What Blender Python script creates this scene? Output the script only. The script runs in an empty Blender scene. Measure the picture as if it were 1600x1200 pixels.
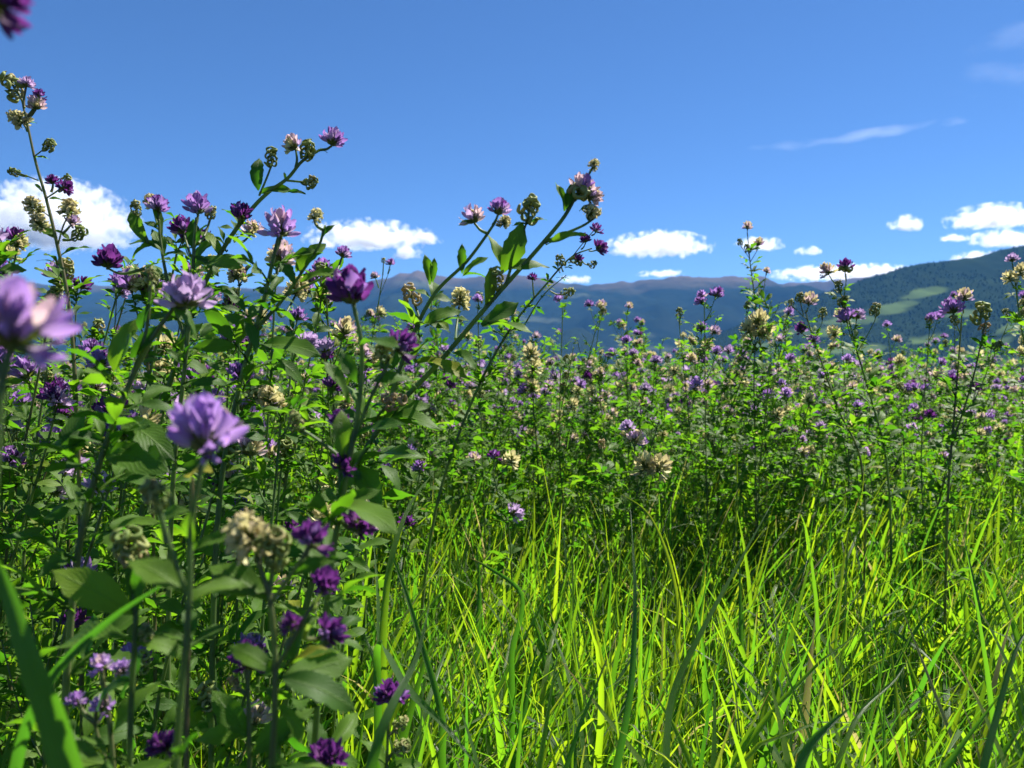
import bpy, math, random
import numpy as np
from mathutils import Matrix

rnd = random.Random(11)
rng = np.random.default_rng(5)
scene = bpy.context.scene
R = math.radians

# ------------------------------------------------------------------ camera, sky, sun, exposure
F = 1202.0                      # focal length in photograph pixels (1600 wide)
H = 0.52                        # eye height
PITCH = math.atan(28 / F)
cam_d = bpy.data.cameras.new('camera')
cam = bpy.data.objects.new('camera', cam_d)
scene.collection.objects.link(cam)
scene.camera = cam
cam.location = (0, 0, H)
cam.rotation_euler = (math.pi / 2 - PITCH, 0, 0)
cam_d.sensor_width = 36
cam_d.lens = 36 * F / 1600
cam_d.clip_start = 0.01
cam_d.clip_end = 90000
cam_d.dof.use_dof = True
cam_d.dof.focus_distance = 0.74
cam_d.dof.aperture_fstop = 13.0

SUN_EL, SUN_AZ = R(55), R(48)   # azimuth clockwise from the view direction
world = bpy.data.worlds.new('World')
scene.world = world
world.use_nodes = True
wn = world.node_tree.nodes
sky = wn.new('ShaderNodeTexSky')
sky.sky_type = 'NISHITA'
sky.sun_disc = False
sky.sun_elevation = SUN_EL
sky.sun_rotation = SUN_AZ
sky.altitude = 7000
sky.air_density = 1.75
sky.dust_density = 0.0
sky.ozone_density = 5.0
grade = wn.new('ShaderNodeHueSaturation')     # the camera's colour rendering of the clear sky
grade.inputs['Saturation'].default_value = 1.13
grade.inputs['Hue'].default_value = 0.504
world.node_tree.links.new(sky.outputs[0], grade.inputs['Color'])
world.node_tree.links.new(grade.outputs[0], wn['Background'].inputs[0])
wn['Background'].inputs[1].default_value = 0.05

sun_d = bpy.data.lights.new('sun', 'SUN')
sun_d.energy = 5.0
sun_d.angle = R(0.53)
sun_d.color = (1.0, 0.95, 0.86)
sun = bpy.data.objects.new('sun', sun_d)
scene.collection.objects.link(sun)
SUNV = np.array([math.sin(SUN_AZ) * math.cos(SUN_EL), math.cos(SUN_AZ) * math.cos(SUN_EL), math.sin(SUN_EL)])
from mathutils import Vector
sun.rotation_euler = Vector(SUNV).to_track_quat('Z', 'Y').to_euler()

scene.view_settings.view_transform = 'Standard'
scene.view_settings.look = 'None'
scene.view_settings.exposure = 1.5
scene.view_settings.gamma = 1.0
scene.view_settings.use_curve_mapping = False
scene.cycles.volume_bounces = 12
scene.cycles.max_bounces = 14
scene.cycles.transmission_bounces = 8
scene.cycles.sample_clamp_indirect = 8.0

FWD = np.array([0, math.cos(PITCH), -math.sin(PITCH)])
UPV = np.array([0, math.sin(PITCH), math.cos(PITCH)])
RGT = np.array([1.0, 0, 0])
CAM = np.array([0, 0, H])


def at(px, py, d):
    """World point seen at photograph pixel (px, py), d metres ahead."""
    return CAM + d * (FWD + RGT * (px - 800) / F + UPV * (600 - py) / F)


# ------------------------------------------------------------------ material helpers
def new_mat(name):
    m = bpy.data.materials.new(name)
    m.use_nodes = True
    nt = m.node_tree
    nt.nodes.clear()
    out = nt.nodes.new('ShaderNodeOutputMaterial')
    return m, nt, out


class NB:
    """tiny node builder"""
    def __init__(s, nt):
        s.nt = nt

    def n(s, t, **kw):
        x = s.nt.nodes.new(t)
        for k, v in kw.items():
            setattr(x, k, v)
        return x

    def link(s, a, b):
        s.nt.links.new(a, b)

    def setin(s, sock, v):
        if isinstance(v, bpy.types.NodeSocket):
            s.link(v, sock)
        else:
            sock.default_value = v

    def math(s, op, a, b=0.0, c=0.0, clamp=False):
        x = s.n('ShaderNodeMath', operation=op, use_clamp=clamp)
        for i, v in enumerate((a, b, c)):
            s.setin(x.inputs[i], v)
        return x.outputs[0]

    def mix(s, fac, a, b, mode='MIX'):
        x = s.n('ShaderNodeMix', data_type='RGBA', blend_type=mode)
        s.setin(x.inputs[0], fac)
        s.setin(x.inputs[6], a if isinstance(a, bpy.types.NodeSocket) else (*a, 1))
        s.setin(x.inputs[7], b if isinstance(b, bpy.types.NodeSocket) else (*b, 1))
        return x.outputs[2]

    def ramp(s, fac, stops, interp='LINEAR'):
        x = s.n('ShaderNodeValToRGB')
        x.color_ramp.interpolation = interp
        el = x.color_ramp.elements
        el[0].position, el[0].color = stops[0][0], (*stops[0][1], 1)
        el[1].position, el[1].color = stops[-1][0], (*stops[-1][1], 1)
        for p, c in stops[1:-1]:
            e = el.new(p)
            e.color = (*c, 1)
        s.setin(x.inputs[0], fac)
        return x.outputs[0]

    def noise(s, scale, detail=3, vec=None, rough=.5):
        x = s.n('ShaderNodeTexNoise')
        x.inputs['Scale'].default_value = scale
        x.inputs['Detail'].default_value = detail
        x.inputs['Roughness'].default_value = rough
        if vec is not None:
            s.link(vec, x.inputs['Vector'])
        return x.outputs[0]

    def rand(s):
        """per-object random number plus the piece's own tint, wrapped to 0..1"""
        a = s.n('ShaderNodeAttribute', attribute_name='tint', attribute_type='GEOMETRY')
        o = s.n('ShaderNodeObjectInfo')
        return s.math('FRACT', s.math('ADD', a.outputs['Fac'], o.outputs['Random']))

    def uv(s):
        u = s.n('ShaderNodeUVMap', uv_map='UVMap')
        x = s.n('ShaderNodeSeparateXYZ')
        s.link(u.outputs[0], x.inputs[0])
        return x.outputs[0], x.outputs[1]

    def leafy(s, out, col, trans, rough=.5, spec=.35, tfac=.45, bump=None):
        p = s.n('ShaderNodeBsdfPrincipled')
        s.setin(p.inputs['Base Color'], col if isinstance(col, bpy.types.NodeSocket) else (*col, 1))
        s.setin(p.inputs['Roughness'], rough)
        p.inputs['Specular IOR Level'].default_value = spec
        t = s.n('ShaderNodeBsdfTranslucent')
        s.setin(t.inputs[0], trans if isinstance(trans, bpy.types.NodeSocket) else (*trans, 1))
        m = s.n('ShaderNodeMixShader')
        m.inputs[0].default_value = tfac
        s.link(p.outputs[0], m.inputs[1])
        s.link(t.outputs[0], m.inputs[2])
        if bump is not None:
            b = s.n('ShaderNodeBump')
            b.inputs['Strength'].default_value = .6
            b.inputs['Distance'].default_value = .0006
            s.link(bump, b.inputs['Height'])
            s.link(b.outputs[0], p.inputs['Normal'])
        s.link(m.outputs[0], out.inputs[0])


def leaf_material(name, dark, light, tdark, tlight):
    m, nt, out = new_mat(name)
    b = NB(nt)
    r = b.rand()
    u, v = b.uv()
    au = b.math('ABSOLUTE', u)
    col = b.ramp(r, [(0, dark), (.55, tuple((np.array(dark) + light) / 2)), (.92, light), (.97, (light[0] * 1.3, light[1] * 1.1, light[2])), (1, (light[0] * 2.2, light[1] * 1.15, light[2]))])
    tr = b.ramp(r, [(0, tdark), (.6, tuple((np.array(tdark) + tlight) / 2)), (1, tlight)])
    # side veins and midrib
    ph = b.math('SUBTRACT', b.math('MULTIPLY', v, 75), b.math('MULTIPLY', au, 24))
    vein = b.math('POWER', b.math('MULTIPLY_ADD', b.math('SINE', ph), .5, .5), 6)
    rib = b.math('SUBTRACT', 1, b.math('MULTIPLY', au, 14), clamp=True)
    vv = b.math('MAXIMUM', b.math('MULTIPLY', vein, .35), rib)
    pale = b.mix(.6, col, (.16, .25, .06))
    col = b.mix(b.math('MULTIPLY', vv, .7), col, pale)
    tr = b.mix(b.math('MULTIPLY', vv, .5), tr, tdark)
    geo = b.n('ShaderNodeTexCoord')
    sp = b.noise(160, 2, geo.outputs['Object'])
    col = b.mix(b.math('MULTIPLY', b.math('SUBTRACT', sp, .45, clamp=True), .4), col, (.12, .14, .05))
    b.leafy(out, col, tr, .5, .18, .45, vv)
    return m


M_LEAF = leaf_material('alfalfa_leaf', (.030, .080, .010), (.078, .150, .014), (.06, .25, .008), (.24, .49, .012))
M_YELLOW = leaf_material('yellowing_leaf', (.30, .28, .03), (.36, .33, .04), (.5, .46, .03), (.55, .5, .03))


def simple_leafy(name, stops, trans, rough=.55, tfac=.3, spec=.3):
    m, nt, out = new_mat(name)
    b = NB(nt)
    r = b.rand()
    col = b.ramp(r, stops)
    g = b.n('ShaderNodeTexCoord')
    n = b.noise(220, 3, g.outputs['Object'])
    col = b.mix(b.math('MULTIPLY', n, .45), col, tuple(np.array(stops[0][1]) * .55))
    b.leafy(out, col, trans, rough, spec, tfac)
    return m


M_STEM = simple_leafy('alfalfa_stem', [(0, (.06, .11, .03)), (.55, (.10, .15, .045)), (.8, (.12, .12, .05)), (1, (.13, .075, .05))], (.30, .48, .05), .5, .32, .4)
M_CALYX = simple_leafy('green_calyx', [(0, (.08, .13, .035)), (.6, (.15, .19, .05)), (1, (.24, .24, .08))], (.25, .32, .04), .55, .3)
M_POD = simple_leafy('green_pod', [(0, (.12, .19, .035)), (.5, (.26, .32, .08)), (.85, (.42, .41, .16)), (1, (.34, .24, .11))], (.40, .42, .10), .6, .25)
M_STRAW = simple_leafy('dry_calyx', [(0, (.40, .30, .14)), (.6, (.5, .40, .2)), (1, (.28, .17, .08))], (.5, .4, .15), .7, .3)


def petal_material(name, tip, base, trans):
    m, nt, out = new_mat(name)
    b = NB(nt)
    r = b.rand()
    u, v = b.uv()
    au = b.math('ABSOLUTE', u)
    hue = b.n('ShaderNodeHueSaturation')
    b.setin(hue.inputs['Hue'], b.math('MULTIPLY_ADD', r, .05, .475))
    b.setin(hue.inputs['Value'], b.math('MULTIPLY_ADD', r, .7, .65))
    col = b.mix(b.math('POWER', v, 1.1), base, tip)
    st = b.math('POWER', b.math('MULTIPLY_ADD', b.math('SINE', b.math('MULTIPLY', au, 26)), .5, .5), 3)
    col = b.mix(b.math('MULTIPLY', st, .35), col, tuple(np.array(tip) * .45))
    b.link(col, hue.inputs['Color'])
    tr = b.mix(.35, trans, hue.outputs[0])
    b.leafy(out, hue.outputs[0], tr, .6, .25, .45)
    return m


PETAL = {
    'purple': petal_material('purple_petal', (.24, .115, .37), (.54, .44, .58), (.36, .16, .54)),
    'violet': petal_material('violet_petal', (.34, .19, .54), (.62, .52, .60), (.50, .27, .72)),
    'dark': petal_material('dark_purple_petal', (.070, .015, .105), (.20, .09, .22), (.18, .03, .25)),
    'lilac': petal_material('lilac_petal', (.40, .28, .50), (.64, .55, .62), (.50, .34, .60)),
    'pale': petal_material('faded_pink_petal', (.56, .38, .46), (.70, .62, .52), (.60, .42, .44)),
    'cream': petal_material('cream_petal', (.66, .56, .31), (.52, .54, .24), (.62, .54, .24)),
}


def grass_material(name):
    m, nt, out = new_mat(name)
    b = NB(nt)
    r = b.n('ShaderNodeAttribute', attribute_name='tint', attribute_type='GEOMETRY').outputs['Fac']
    u, v = b.uv()
    col = b.ramp(r, [(0, (.024, .070, .022)), (.35, (.040, .095, .018)), (.7, (.058, .110, .018)), (.90, (.085, .125, .022)), (.972, (.13, .165, .03)), (.978, (.34, .29, .12)), (1, (.42, .34, .17))])
    tr = b.ramp(r, [(0, (.08, .32, .014)), (.3, (.20, .50, .013)), (.65, (.33, .60, .011)), (.90, (.48, .68, .012)), (.972, (.44, .56, .02)), (.978, (.44, .36, .12)), (1, (.5, .40, .16))])
    st = b.math('MULTIPLY_ADD', b.math('SINE', b.math('MULTIPLY', u, 31)), .5, .5)
    col = b.mix(b.math('MULTIPLY', st, .5), col, (.13, .19, .07))
    tr = b.mix(b.math('MULTIPLY', st, .3), tr, (.12, .30, .01))
    foot = b.math('SUBTRACT', 1, b.math('MULTIPLY', v, 5), clamp=True)
    col = b.mix(foot, col, (.17, .16, .07))
    tr = b.mix(foot, tr, (.2, .2, .06))
    tipf = b.math('MULTIPLY', b.math('MULTIPLY', b.math('SUBTRACT', v, .84, clamp=True), 7, clamp=True), b.math('GREATER_THAN', b.math('FRACT', b.math('MULTIPLY', r, 37)), .88))
    col = b.mix(tipf, col, (.26, .19, .08))
    tr = b.mix(tipf, tr, (.30, .22, .06))
    b.leafy(out, col, tr, .40, .45, .50, st)
    return m


M_GRASS = grass_material('meadow_grass')

# ------------------------------------------------------------------ geometry builders
class G:
    """quads with uv, material index and tint"""
    __slots__ = ('V', 'Q', 'U', 'M', 'T')

    def __init__(s, V, Q, U, M, T):
        s.V, s.Q, s.U, s.M, s.T = V, Q, U, M, T

    def tf(s, mat, tint=None):
        V = s.V @ mat[:3, :3].T + mat[:3, 3]
        T = s.T if tint is None else s.T + tint
        return G(V, s.Q, s.U, s.M, T)


def merge(gs):
    off = 0
    Qs = []
    for g in gs:
        Qs.append(g.Q + off)
        off += len(g.V)
    return G(np.concatenate([g.V for g in gs]), np.concatenate(Qs), np.concatenate([g.U for g in gs]),
             np.concatenate([g.M for g in gs]), np.concatenate([g.T for g in gs]))


def grid(P, mat=0, u=None, v=None, wrap=False):
    P = np.asarray(P, float)
    r, c = P.shape[:2]
    idx = np.arange(r * c).reshape(r, c)
    if wrap:
        idx = np.concatenate([idx, idx[:, :1]], 1)
    q = np.stack([idx[:-1, :-1], idx[:-1, 1:], idx[1:, 1:], idx[1:, :-1]], -1).reshape(-1, 4)
    u = np.linspace(-1, 1, c) if u is None else u
    v = np.linspace(0, 1, r) if v is None else v
    U = np.stack(np.broadcast_arrays(u[None, :], v[:, None]), -1).reshape(-1, 2).astype(float)
    return G(P.reshape(-1, 3), q, U, np.full(len(q), mat), np.zeros(r * c))


def tube(pts, rad, sides=6, mat=0):
    pts = np.asarray(pts, float)
    n = len(pts)
    rad = np.broadcast_to(np.asarray(rad, float), (n,)) if np.ndim(rad) == 0 else np.interp(np.linspace(0, 1, n), np.linspace(0, 1, len(rad)), rad)
    t = np.gradient(pts, axis=0)
    t /= np.linalg.norm(t, axis=1, keepdims=True) + 1e-12
    ref = np.array([0.31, 0.17, .93]) if abs(t[0, 2]) < .8 else np.array([1., .1, .05])
    a = np.cross(t, ref)
    a /= np.linalg.norm(a, axis=1, keepdims=True) + 1e-12
    bb = np.cross(t, a)
    ang = np.linspace(0, 2 * math.pi, sides, endpoint=False)
    P = pts[:, None] + rad[:, None, None] * (a[:, None] * np.cos(ang)[None, :, None] + bb[:, None] * np.sin(ang)[None, :, None])
    return grid(P, mat, wrap=True)


def catmull(P, per=6):
    P = np.asarray(P, float)
    if len(P) < 3:
        return np.array([P[0] + (P[-1] - P[0]) * t for t in np.linspace(0, 1, per + 1)])
    Q = np.vstack([2 * P[0] - P[1], P, 2 * P[-1] - P[-2]])
    out = []
    for i in range(1, len(Q) - 2):
        a, b_, c, d = Q[i - 1:i + 3]
        k = [max(np.linalg.norm(y - x), 1e-9) ** .5 for x, y in ((a, b_), (b_, c), (c, d))]
        t0, t1, t2, t3 = 0, k[0], k[0] + k[1], sum(k)
        for f in np.arange(per) / per:
            t = t1 + (t2 - t1) * f
            a1 = ((t1 - t) * a + (t - t0) * b_) / (t1 - t0)
            a2 = ((t2 - t) * b_ + (t - t1) * c) / (t2 - t1)
            a3 = ((t3 - t) * c + (t - t2) * d) / (t3 - t2)
            b1 = ((t2 - t) * a1 + (t - t0) * a2) / (t2 - t0)
            b2 = ((t3 - t) * a2 + (t - t1) * a3) / (t3 - t1)
            out.append(((t2 - t) * b1 + (t - t1) * b2) / (t2 - t1))
    out.append(P[-1])
    return np.array(out)


def build(name, g, mats):
    me = bpy.data.meshes.new(name)
    me.vertices.add(len(g.V))
    me.vertices.foreach_set('co', g.V.astype(np.float32).ravel())
    nq = len(g.Q)
    me.loops.add(nq * 4)
    me.loops.foreach_set('vertex_index', g.Q.astype(np.int32).ravel())
    me.polygons.add(nq)
    me.polygons.foreach_set('loop_start', np.arange(0, nq * 4, 4, dtype=np.int32))
    me.polygons.foreach_set('material_index', g.M.astype(np.int32))
    uvl = me.uv_layers.new(name='UVMap')
    uvl.data.foreach_set('uv', g.U[g.Q.ravel()].astype(np.float32).ravel())
    at_ = me.attributes.new('tint', 'FLOAT', 'POINT')
    at_.data.foreach_set('value', g.T.astype(np.float32))
    for m in mats:
        me.materials.append(m)
    me.update(calc_edges=True)
    me.polygons.foreach_set('use_smooth', np.ones(nq, dtype=bool))
    return me


def unit(v):
    v = np.asarray(v, float)
    return v / (np.linalg.norm(v) + 1e-12)


def frame(pos, y, nh, s=1.0):
    """matrix with Y along y and Z close to nh"""
    y = unit(y)
    x = np.cross(y, nh)
    if np.linalg.norm(x) < 1e-4:
        x = np.cross(y, np.array([.3, .5, .8]))
    x = unit(x)
    z = np.cross(x, y)
    m = np.eye(4)
    m[:3, 0], m[:3, 1], m[:3, 2], m[:3, 3] = x * s, y * s, z * s, pos
    return m


def zframe(pos, z, s=1.0, spin=0.0):
    z = unit(z)
    x = unit(np.cross(np.array([math.cos(spin), math.sin(spin), .2]), z))
    y = np.cross(z, x)
    m = np.eye(4)
    m[:3, 0], m[:3, 1], m[:3, 2], m[:3, 3] = x * s, y * s, z * s, pos
    return m


# ---- leaflet: unit length along +Y, face up +Z
def leaflet_geo(W=.38, rows=12, cols=5, fold=.3, curl=.18, seed=0, serr=.09):
    r = np.random.default_rng(seed)
    v = np.linspace(0, 1, rows)
    w = W / 2 * np.clip(np.sin(math.pi * np.clip(v, 0, 1) ** 1.12), 0, 1) ** .72
    w[-1] = W * .05
    w[0] = W * .04
    if serr:
        alt = np.where(np.arange(rows) % 2 == 0, 1 + serr, 1 - serr)
        w = w * np.where(v > .5, alt, 1)
    u = np.linspace(-1, 1, cols)
    wav = .035 * np.sin(v * 9 + r.uniform(0, 6))
    X = u[None] * w[:, None]
    Y = np.broadcast_to(v[:, None], X.shape) - .03 * np.abs(u)[None] * (v[:, None] > .9)
    Z = fold * np.abs(X) * (1 - .5 * v[:, None]) - curl * v[:, None] ** 2 + wav[:, None] * u[None] + .05 * np.sin(v * 3)[:, None]
    g = grid(np.stack([X, Y, Z], -1))
    g.T[:] = 0
    return g


LEAFLET_G = [leaflet_geo(W, 12, 5, f, c, i) for i, (W, f, c) in enumerate(
    [(.34, .45, .16), (.40, .3, .3), (.30, .65, .05), (.37, .2, .42), (.32, .8, .22), (.42, .15, -.12)])]
LEAFLET_ME = [build('leaflet', g, [M_LEAF]) for g in LEAFLET_G]
LEAFLET_YEL = build('leaflet', LEAFLET_G[1], [M_YELLOW])
LEAFLET_LO = [leaflet_geo(W, 5, 3, f, c, i, 0) for i, (W, f, c) in enumerate([(.40, .3, .15), (.44, .2, .25), (.36, .4, .05)])]
LEAFLET_LO2 = [leaflet_geo(W, 3, 2, f, c, i, 0) for i, (W, f, c) in enumerate([(.46, .3, .15), (.5, .2, .25)])]

# ---- compound leaf variants: unit = length of the terminal leaflet
LEAF_VAR = []
for k in range(7):
    r = random.Random(100 + k)
    pl = r.uniform(.35, .75)
    pet = catmull([(0, 0, 0), (0, pl * .5, .06), (0, pl, .03)], 3)
    parts = []
    for j, (ang, off, sc) in enumerate(((0, 0, 1.0), (1, -.16, .9), (-1, -.16, .88))):
        a = ang * R(r.uniform(42, 70)) + R(r.uniform(-8, 8))
        y = np.array([math.sin(a), math.cos(a), r.uniform(-.25, .3)])
        nh = np.array([-.5 * math.sin(a) * r.uniform(-.2, .9), r.uniform(-.3, .2), 1])
        parts.append((frame((0, pl + off, .03), y, nh, sc * r.uniform(.9, 1.05)), r.randrange(6)))
    pt = tube(pet, [.03, .022], 5)
    st = [frame((0, .02, 0), (s * .8, .7, .25), (0, 0, 1), .26) for s in (-1, 1)]       # stipules at the foot
    pg = merge([pt] + [LEAFLET_LO[0].tf(s) for s in st])
    LEAF_VAR.append(dict(pet=build('leaf', pg, [M_LEAF]), parts=parts, pg=pg, plen=pl))
LEAF_MID = []
LEAF_LO = []
for k, L in enumerate(LEAF_VAR):
    g = merge([L['pg']] + [LEAFLET_LO[i % 3].tf(m, .13 * n) for n, (m, i) in enumerate(L['parts'])])
    LEAF_MID.append(build('leaf', g, [M_LEAF]))
    LEAF_LO.append((g, merge([LEAFLET_LO2[i % 2].tf(m, .1 * n) for n, (m, i) in enumerate(L['parts'])])))


# ---- floret: unit length along +Z, banner towards +X
def floret_geo(seed, lo=False, droop=0.0):
    r = np.random.default_rng(seed)
    gs = []
    nr, nc = (4, 3) if lo else (8, 7)
    if not lo:
        gs.append(tube([(0, 0, 0), (.0, 0, .14), (.01, 0, .3), (.02, 0, .40)], [.035, .10, .115, .09], 6, 1))
        for a in np.linspace(0, 2 * math.pi, 5, endpoint=False):                      # calyx teeth
            o = np.array([math.cos(a), math.sin(a), 0])
            gs.append(tube([o * .1 + (0, 0, .36), o * .16 + (0, 0, .50)], [.03, .006], 3, 1))
    else:
        gs.append(tube([(0, 0, 0), (.01, 0, .2), (.02, 0, .4)], [.03, .12, .08], 4, 1))
    v = np.linspace(0, 1, nr)
    u = np.linspace(-1, 1, nc)
    # banner
    open_ = r.uniform(.25, .7)
    w = .235 * np.sin(math.pi * (v * .74 + .13)) ** .9
    X = .07 + open_ * v[:, None] ** 2 * .55 - .16 * np.abs(u)[None] * v[:, None] * r.uniform(.2, 1.2) + 0 * u[None]
    Y = u[None] * w[:, None]
    Z = .34 + .70 * v[:, None] * (1 - .18 * open_ * v[:, None]) + (0 if lo else .025 * np.sin(u * 7 + seed)[None] * v[:, None]) - .05 * np.abs(u)[None] * (v[:, None] > .9) - droop * v[:, None] ** 2
    gs.append(grid(np.stack(np.broadcast_arrays(X, Y, Z), -1), 0))
    # wings
    for s in (-1, 1):
        w = .12 * np.sin(math.pi * (v * .78 + .1))
        sp = r.uniform(.10, .34)
        X = -.05 + u[None] * w[:, None] - .10 * v[:, None]
        Y = s * (.05 + sp * v[:, None] ** 1.3 + .05 * (1 - u[None] ** 2))
        Z = .34 + .55 * v[:, None] + .04 * u[None] - droop * .8 * v[:, None] ** 2
        gs.append(grid(np.stack(np.broadcast_arrays(X, Y, Z), -1), 0))
    if not lo:   # keel
        gs.append(tube([(-.03, 0, .34), (-.06, 0, .55), (-.05, 0, .76)], [.05, .075, .02], 5, 0))
    return merge(gs)


FLORET_G = [floret_geo(20 + i) for i in range(4)]
FLORET_LO = [floret_geo(20 + i, True) for i in range(3)]
FLORET_WITHER = [floret_geo(40 + i, False, .35) for i in range(3)]
FLORET_ME = {k: [build('floret', g, [m, M_CALYX]) for g in (FLORET_WITHER if k == 'cream' else FLORET_G)] for k, m in PETAL.items()}


def pod_geo(seed, lo=False):
    """coiled legume: a flattened, tapering spiral with a little beak, on a toothed calyx"""
    r = np.random.default_rng(seed)
    turns = r.uniform(.7, 1.35)
    n = 8 if lo else 15
    t = np.linspace(0, 1, n)
    a = turns * 2 * math.pi * t
    rr = (.27 + .05 * t) * r.uniform(.85, 1.1)
    ctr = np.stack([rr * np.cos(a) - .05, rr * np.sin(a), .34 + r.uniform(.22, .42) * t], -1)
    tk = np.interp(t, [0, .12, .5, .85, 1], [.05, .13, .15, .11, .015])
    k = 4 if lo else 6
    an = np.linspace(0, 2 * math.pi, k, endpoint=False)
    rad = np.stack([np.cos(a), np.sin(a), 0 * a], -1)
    P = ctr[:, None] + tk[:, None, None] * (rad[:, None] * (.62 * np.cos(an))[None, :, None] + np.array([0, 0, 1.15]) * np.sin(an)[None, :, None])
    P = P + (.02 * np.sin(a * 9)[:, None, None] * rad[:, None])
    gs = [grid(P, 0, wrap=True), tube([(0, 0, 0), (.10, 0, .2), (.22, 0, .33)], [.03, .07, .09], 4 if lo else 5, 1)]
    if not lo:
        for q in np.linspace(0, 2 * math.pi, 4, endpoint=False):
            o = np.array([math.cos(q), math.sin(q), .3])
            gs.append(tube([np.array([.2, 0, .3]) + o * .06, np.array([.2, 0, .34]) + o * .24], [.035, .006], 3, 1))
    return merge(gs)


POD_G = [pod_geo(60 + i) for i in range(4)]
POD_LO = [pod_geo(60 + i, True) for i in range(2)]
POD_ME = [build('seed_pod', g, [M_POD, M_CALYX]) for g in POD_G]
STRAW_ME = [build('seed_pod', g, [M_STRAW, M_STRAW]) for g in POD_G]

# ---- flower heads: unit = head width, axis +Z
HEAD_MATS = [PETAL['purple'], M_CALYX, PETAL['dark'], PETAL['lilac'], PETAL['pale'], PETAL['cream'], M_POD, M_STRAW, PETAL['violet']]
KIDX = {'purple': 0, 'dark': 2, 'lilac': 3, 'pale': 4, 'cream': 5, 'pods': 6, 'straw': 7, 'violet': 8}
RACHIS_G = tube([(0, 0, -.05), (0, 0, .2), (0, 0, .40)], [.05, .055, .03], 6)
RACHIS_ME = build('flower_head', RACHIS_G, [M_CALYX])
SEEDRACHIS_ME = build('seed_head', RACHIS_G, [M_CALYX])


def head_layout(kind, seed):
    r = random.Random(seed)
    out = []
    n = {'pods': r.randint(12, 16), 'straw': r.randint(9, 12), 'cream': r.randint(12, 16)}.get(kind, r.randint(11, 14))
    for i in range(n):
        t = (i + .5) / n
        if kind in ('pods', 'straw'):
            pol = R(112 - 95 * t + r.uniform(-24, 24))
            L = r.uniform(.36, .54)
            z0 = .05 + .45 * t
            typ = kind
        else:
            pol = R((74 if kind != 'cream' else 112) - (66 if kind != 'cream' else 90) * t ** .9 + r.uniform(-13, 13))
            L = r.uniform(.56, .74)
            z0 = .02 + (.20 if kind != 'cream' else .36) * t
            typ = kind
            x = r.random()
            if kind == 'pale' and x < .25:
                typ = 'lilac'
            if kind == 'pale' and .25 < x < .45:
                typ = 'cream'
            if kind == 'violet' and x < .4:
                typ = 'lilac' if x < .2 else 'pale' if x < .28 else 'purple'
            if kind == 'purple' and x < .2:
                typ = 'lilac'
            if kind == 'purple' and x > .85:
                typ = 'dark'
            if kind == 'dark' and x < .15:
                typ = 'purple'
            if kind == 'mixed':
                typ = 'pods' if t < .45 else ('lilac' if x < .4 else 'pale' if x < .7 else 'purple')
            if kind == 'darkmixed':
                typ = 'pods' if t < .35 else 'dark'
        az = i * 2.4 + r.uniform(-.3, .3)
        o = np.array([math.cos(az), math.sin(az), 0])
        d = o * math.sin(pol) + np.array([0, 0, math.cos(pol)])
        upd = -o * math.cos(pol) + np.array([0, 0, math.sin(pol)])         # towards the tip of the head
        z = unit(d)
        x_ = unit(upd - z * np.dot(upd, z))
        y_ = np.cross(z, x_)
        m = np.eye(4)
        m[:3, 0], m[:3, 1], m[:3, 2] = x_ * L, y_ * L, z * L
        m[:3, 3] = o * .03 + np.array([0, 0, z0])
        out.append((m, typ, r.randrange(12)))
    return out


KINDS = ['purple', 'dark', 'lilac', 'pale', 'cream', 'pods', 'straw', 'mixed', 'darkmixed', 'violet']
HEADS = {k: [head_layout(k, 7 * i + 13 * j) for i in range(4)] for j, k in enumerate(KINDS)}


def head_joined(lay, keep=1.0):
    gs = [RACHIS_G.tf(np.eye(4))]
    gs[0].M = np.full(len(gs[0].Q), 1)
    for m, typ, v in lay[::(1 if keep == 1 else 2)]:
        if keep != 1:
            m = m.copy()
            m[:3, :3] *= 1.3
        src = POD_LO[v % 2] if typ in ('pods', 'straw') else FLORET_LO[v % 3]
        g = src.tf(m, .17 * v)
        g.M = np.where(src.M == 0, KIDX[typ], 1)
        gs.append(g)
    return merge(gs)


HEAD_G = {k: [head_joined(l) for l in HEADS[k]] for k in KINDS}
HEAD_ME = {k: [build('flower_head' if k not in ('pods', 'straw') else 'seed_head', g, HEAD_MATS) for g in HEAD_G[k]] for k in KINDS}


def head_far(k):
    """thirty quads: a few crossed petals"""
    lay = HEADS[k][0]
    gs = []
    for m, typ, v in lay[::2]:
        m = m.copy()
        m[:3, :3] *= 1.35
        P = np.array([[(-.1, -.12, .1), (.1, .12, .1)], [(.1, -.28, .6), (.1, .28, .6)], [(.3, -.1, 1.), (.3, .1, 1.)]])
        g = grid(P).tf(m, .17 * v)
        g.M[:] = KIDX[typ]
        gs.append(g)
    return merge(gs)


HEAD_FAR = {k: head_far(k) for k in KINDS}

# ------------------------------------------------------------------ objects
col = scene.collection


def link(o):
    col.objects.link(o)
    return o


def MX(m):
    return Matrix(m.tolist())


def child(name, me, parent, m=None, kind=None):
    o = bpy.data.objects.new(name, me)
    col.objects.link(o)
    o.parent = parent
    if m is not None:
        o.matrix_basis = MX(m)
    if kind:
        o['kind'] = kind
    return o


def thing(name, label, cat, loc, group=None):
    o = bpy.data.objects.new(name, None)
    col.objects.link(o)
    o.location = [float(x) for x in loc]
    o.empty_display_size = .05
    o['label'] = label
    o['category'] = cat
    if group:
        o['group'] = group
    return o


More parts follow.
